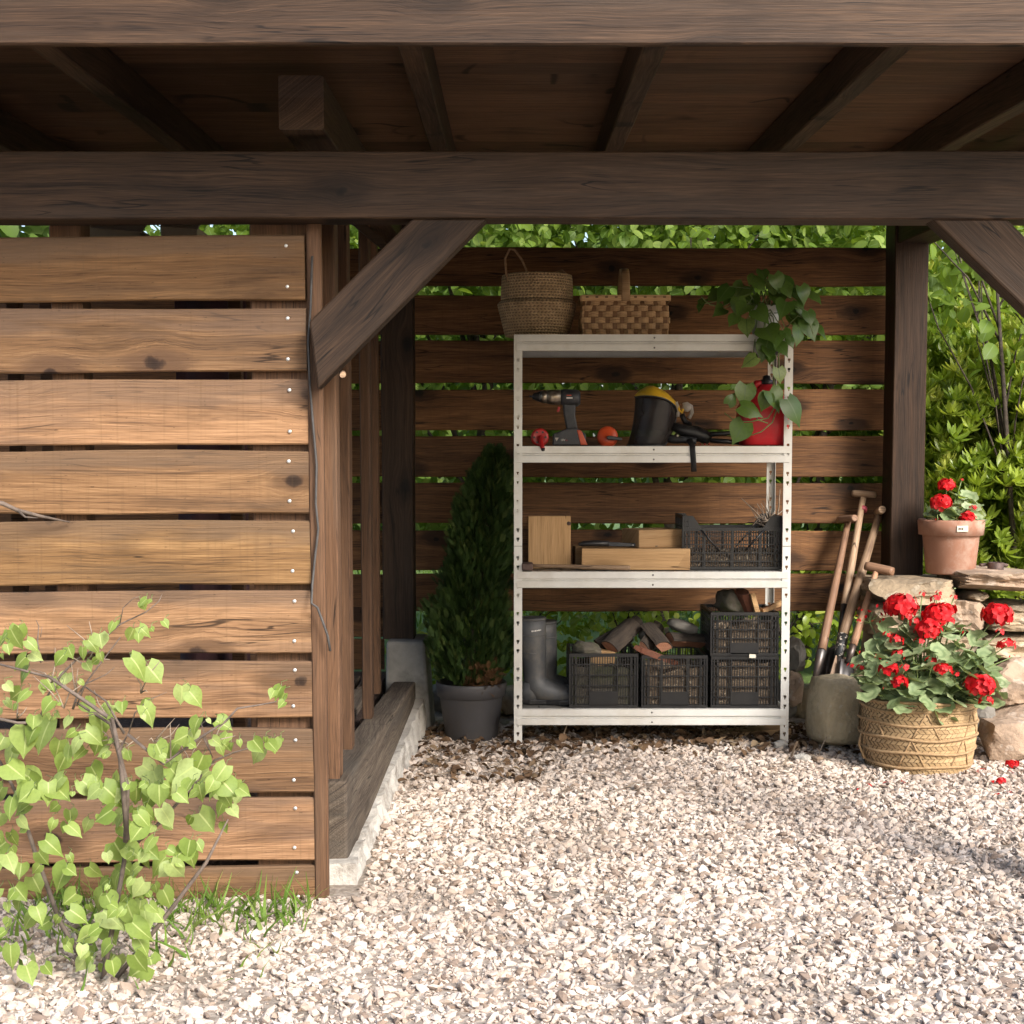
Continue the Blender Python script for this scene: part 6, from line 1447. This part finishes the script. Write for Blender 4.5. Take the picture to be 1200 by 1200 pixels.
zl = [(515, 325, 45), (497, 330, 34), (400, 408, 48), (470, 435, 60), (490, 425, 50), (530, 415, 20), (40, 450, 84), (65, 425, 60), (95, 480, 70), (15, 470, 60), (310, 480, 72), (350, 455, 62), (240, 500, 60), (225, 525, 54), (290, 500, 56), (345, 535, 40), (460, 550, 92), (520, 585, 104), (640, 645, 80), (665, 665, 84), (90, 545, 84), (110, 520, 60), (95, 585, 70), (165, 610, 54), (235, 590, 54), (75, 655, 62), (100, 650, 54), (20, 620, 42), (20, 675, 34), (60, 660, 40), (295, 695, 70), (350, 740, 104), (390, 705, 64), (430, 690, 52), (505, 720, 94), (530, 700, 60), (175, 785, 114), (185, 690, 64), (245, 745, 60), (100, 800, 104), (60, 860, 104), (25, 930, 104), (85, 960, 94), (130, 790, 80), (300, 800, 84), (355, 820, 72), (280, 830, 72), (245, 850, 72), (550, 850, 84), (500, 920, 72), (420, 970, 104), (540, 945, 84), (600, 940, 94), (680, 930, 84), (655, 975, 74), (700, 755, 70), (690, 790, 60), (760, 760, 62), (770, 825, 64), (800, 800, 54), (715, 890, 84), (735, 945, 84), (795, 930, 94), (890, 825, 58), (920, 865, 78), (960, 825, 58), (945, 830, 50), (990, 635, 50), (1000, 660, 54), (965, 645, 44), (220, 970, 94), (320, 925, 74), (290, 980, 84), (170, 990, 94), (480, 1000, 74), (560, 995, 84), (620, 840, 64), (660, 810, 64), (230, 890, 74), (640, 900, 70), (580, 880, 60), (15, 820, 70), (45, 790, 50), (380, 860, 60), (450, 860, 40), (210, 830, 64), (265, 790, 50), (330, 770, 60), (10, 1000, 80), (120, 1010, 90), (350, 1000, 70), (620, 1000, 70), (700, 985, 60), (300, 860, 60), (180, 740, 50), (120, 740, 56)]
rl = random.Random(9)
for q in range(190):
    x, y = rl.uniform(-60, 880), rl.uniform(960, 1640)
    if x > 900 - (y - 985) * .75: x *= .6
    zl.append((x, y, rl.uniform(30, 95)))
for q in range(60):
    x, y, s = zl[rl.randrange(90)]; zl.append((x + rl.uniform(-45, 45), y + rl.uniform(-30, 40), rl.uniform(18, 42)))
st = MB()
for i, (x, y, s) in enumerate(zl):
    px, py = x / 3, 600 + y / 3; dY = rl.uniform(-.13, .13); sz = s / 3 * (YL + dY) / F * rl.uniform(.78, 1.12)
    ax = rl.uniform(-1.1, 1.1); tip = Vector((ax, -.25 + rl.uniform(-.4, .3), -.8 + rl.uniform(-.1, .35))); nr = Vector((rl.uniform(-.6, .6), -.8, .65 + rl.uniform(-.5, .35)))
    p = l3(px, py - s / 3 * .42, dY); place_leaf('leaf', HLL[i % 6], M['l_lime'], sh, p, tip, nr, sz)
    st.tube([p, p + Vector((rl.uniform(-.008, .008), .012, .010)), p + Vector((rl.uniform(-.012, .012), .022, .013))], [.0007, .0008, .0009], 4)
o = st.build('leaf_stalks', M['stem'], sh); o['kind'] = 'stuff'

# fine bare twiglets on the shrub and weeds at its foot
b = MB()
for (x, y, dY) in ((60, 800, .02), (100, 780, .03), (128, 842, -.02), (150, 872, .0), (200, 890, -.03), (250, 870, -.02), (110, 762, .05), (75, 830, -.04), (20, 842, -.08), (180, 870, .04), (225, 905, .05), (165, 812, .05), (90, 815, .02), (140, 880, 0)):
    for q in range(3):
        p = l3(x, y, dY); e = p + Vector((rl.uniform(-.07, .07), rl.uniform(-.03, .03), rl.uniform(.0, .09))); b.tube([p, p.lerp(e, .5) + Vector((rl.uniform(-.01, .01), 0, rl.uniform(-.006, .012))), e], [.0022, .0016, .0008], 5)
o = b.build('twiglets', M['twigpale'], sh); o['kind'] = 'stuff'
n = 420
P = np.column_stack((rng.uniform(-1.35, -.55, n), 4.22 - np.abs(rng.normal(0, .22, n)), np.full(n, .0)))
me = scatter(leaf_t(lambda t: .06 * (1 - t) + .004, 1, .4, .7, 3), P, frames(np.column_stack((rng.normal(0, .5, n), rng.normal(0, .5, n), np.ones(n))), rand_unit(n)), rng.uniform(.03, .11, n))
tag(link('weeds', me, M['l_grass']), 'thin weeds growing along the foot of the plank wall', 'weeds', kind='stuff')
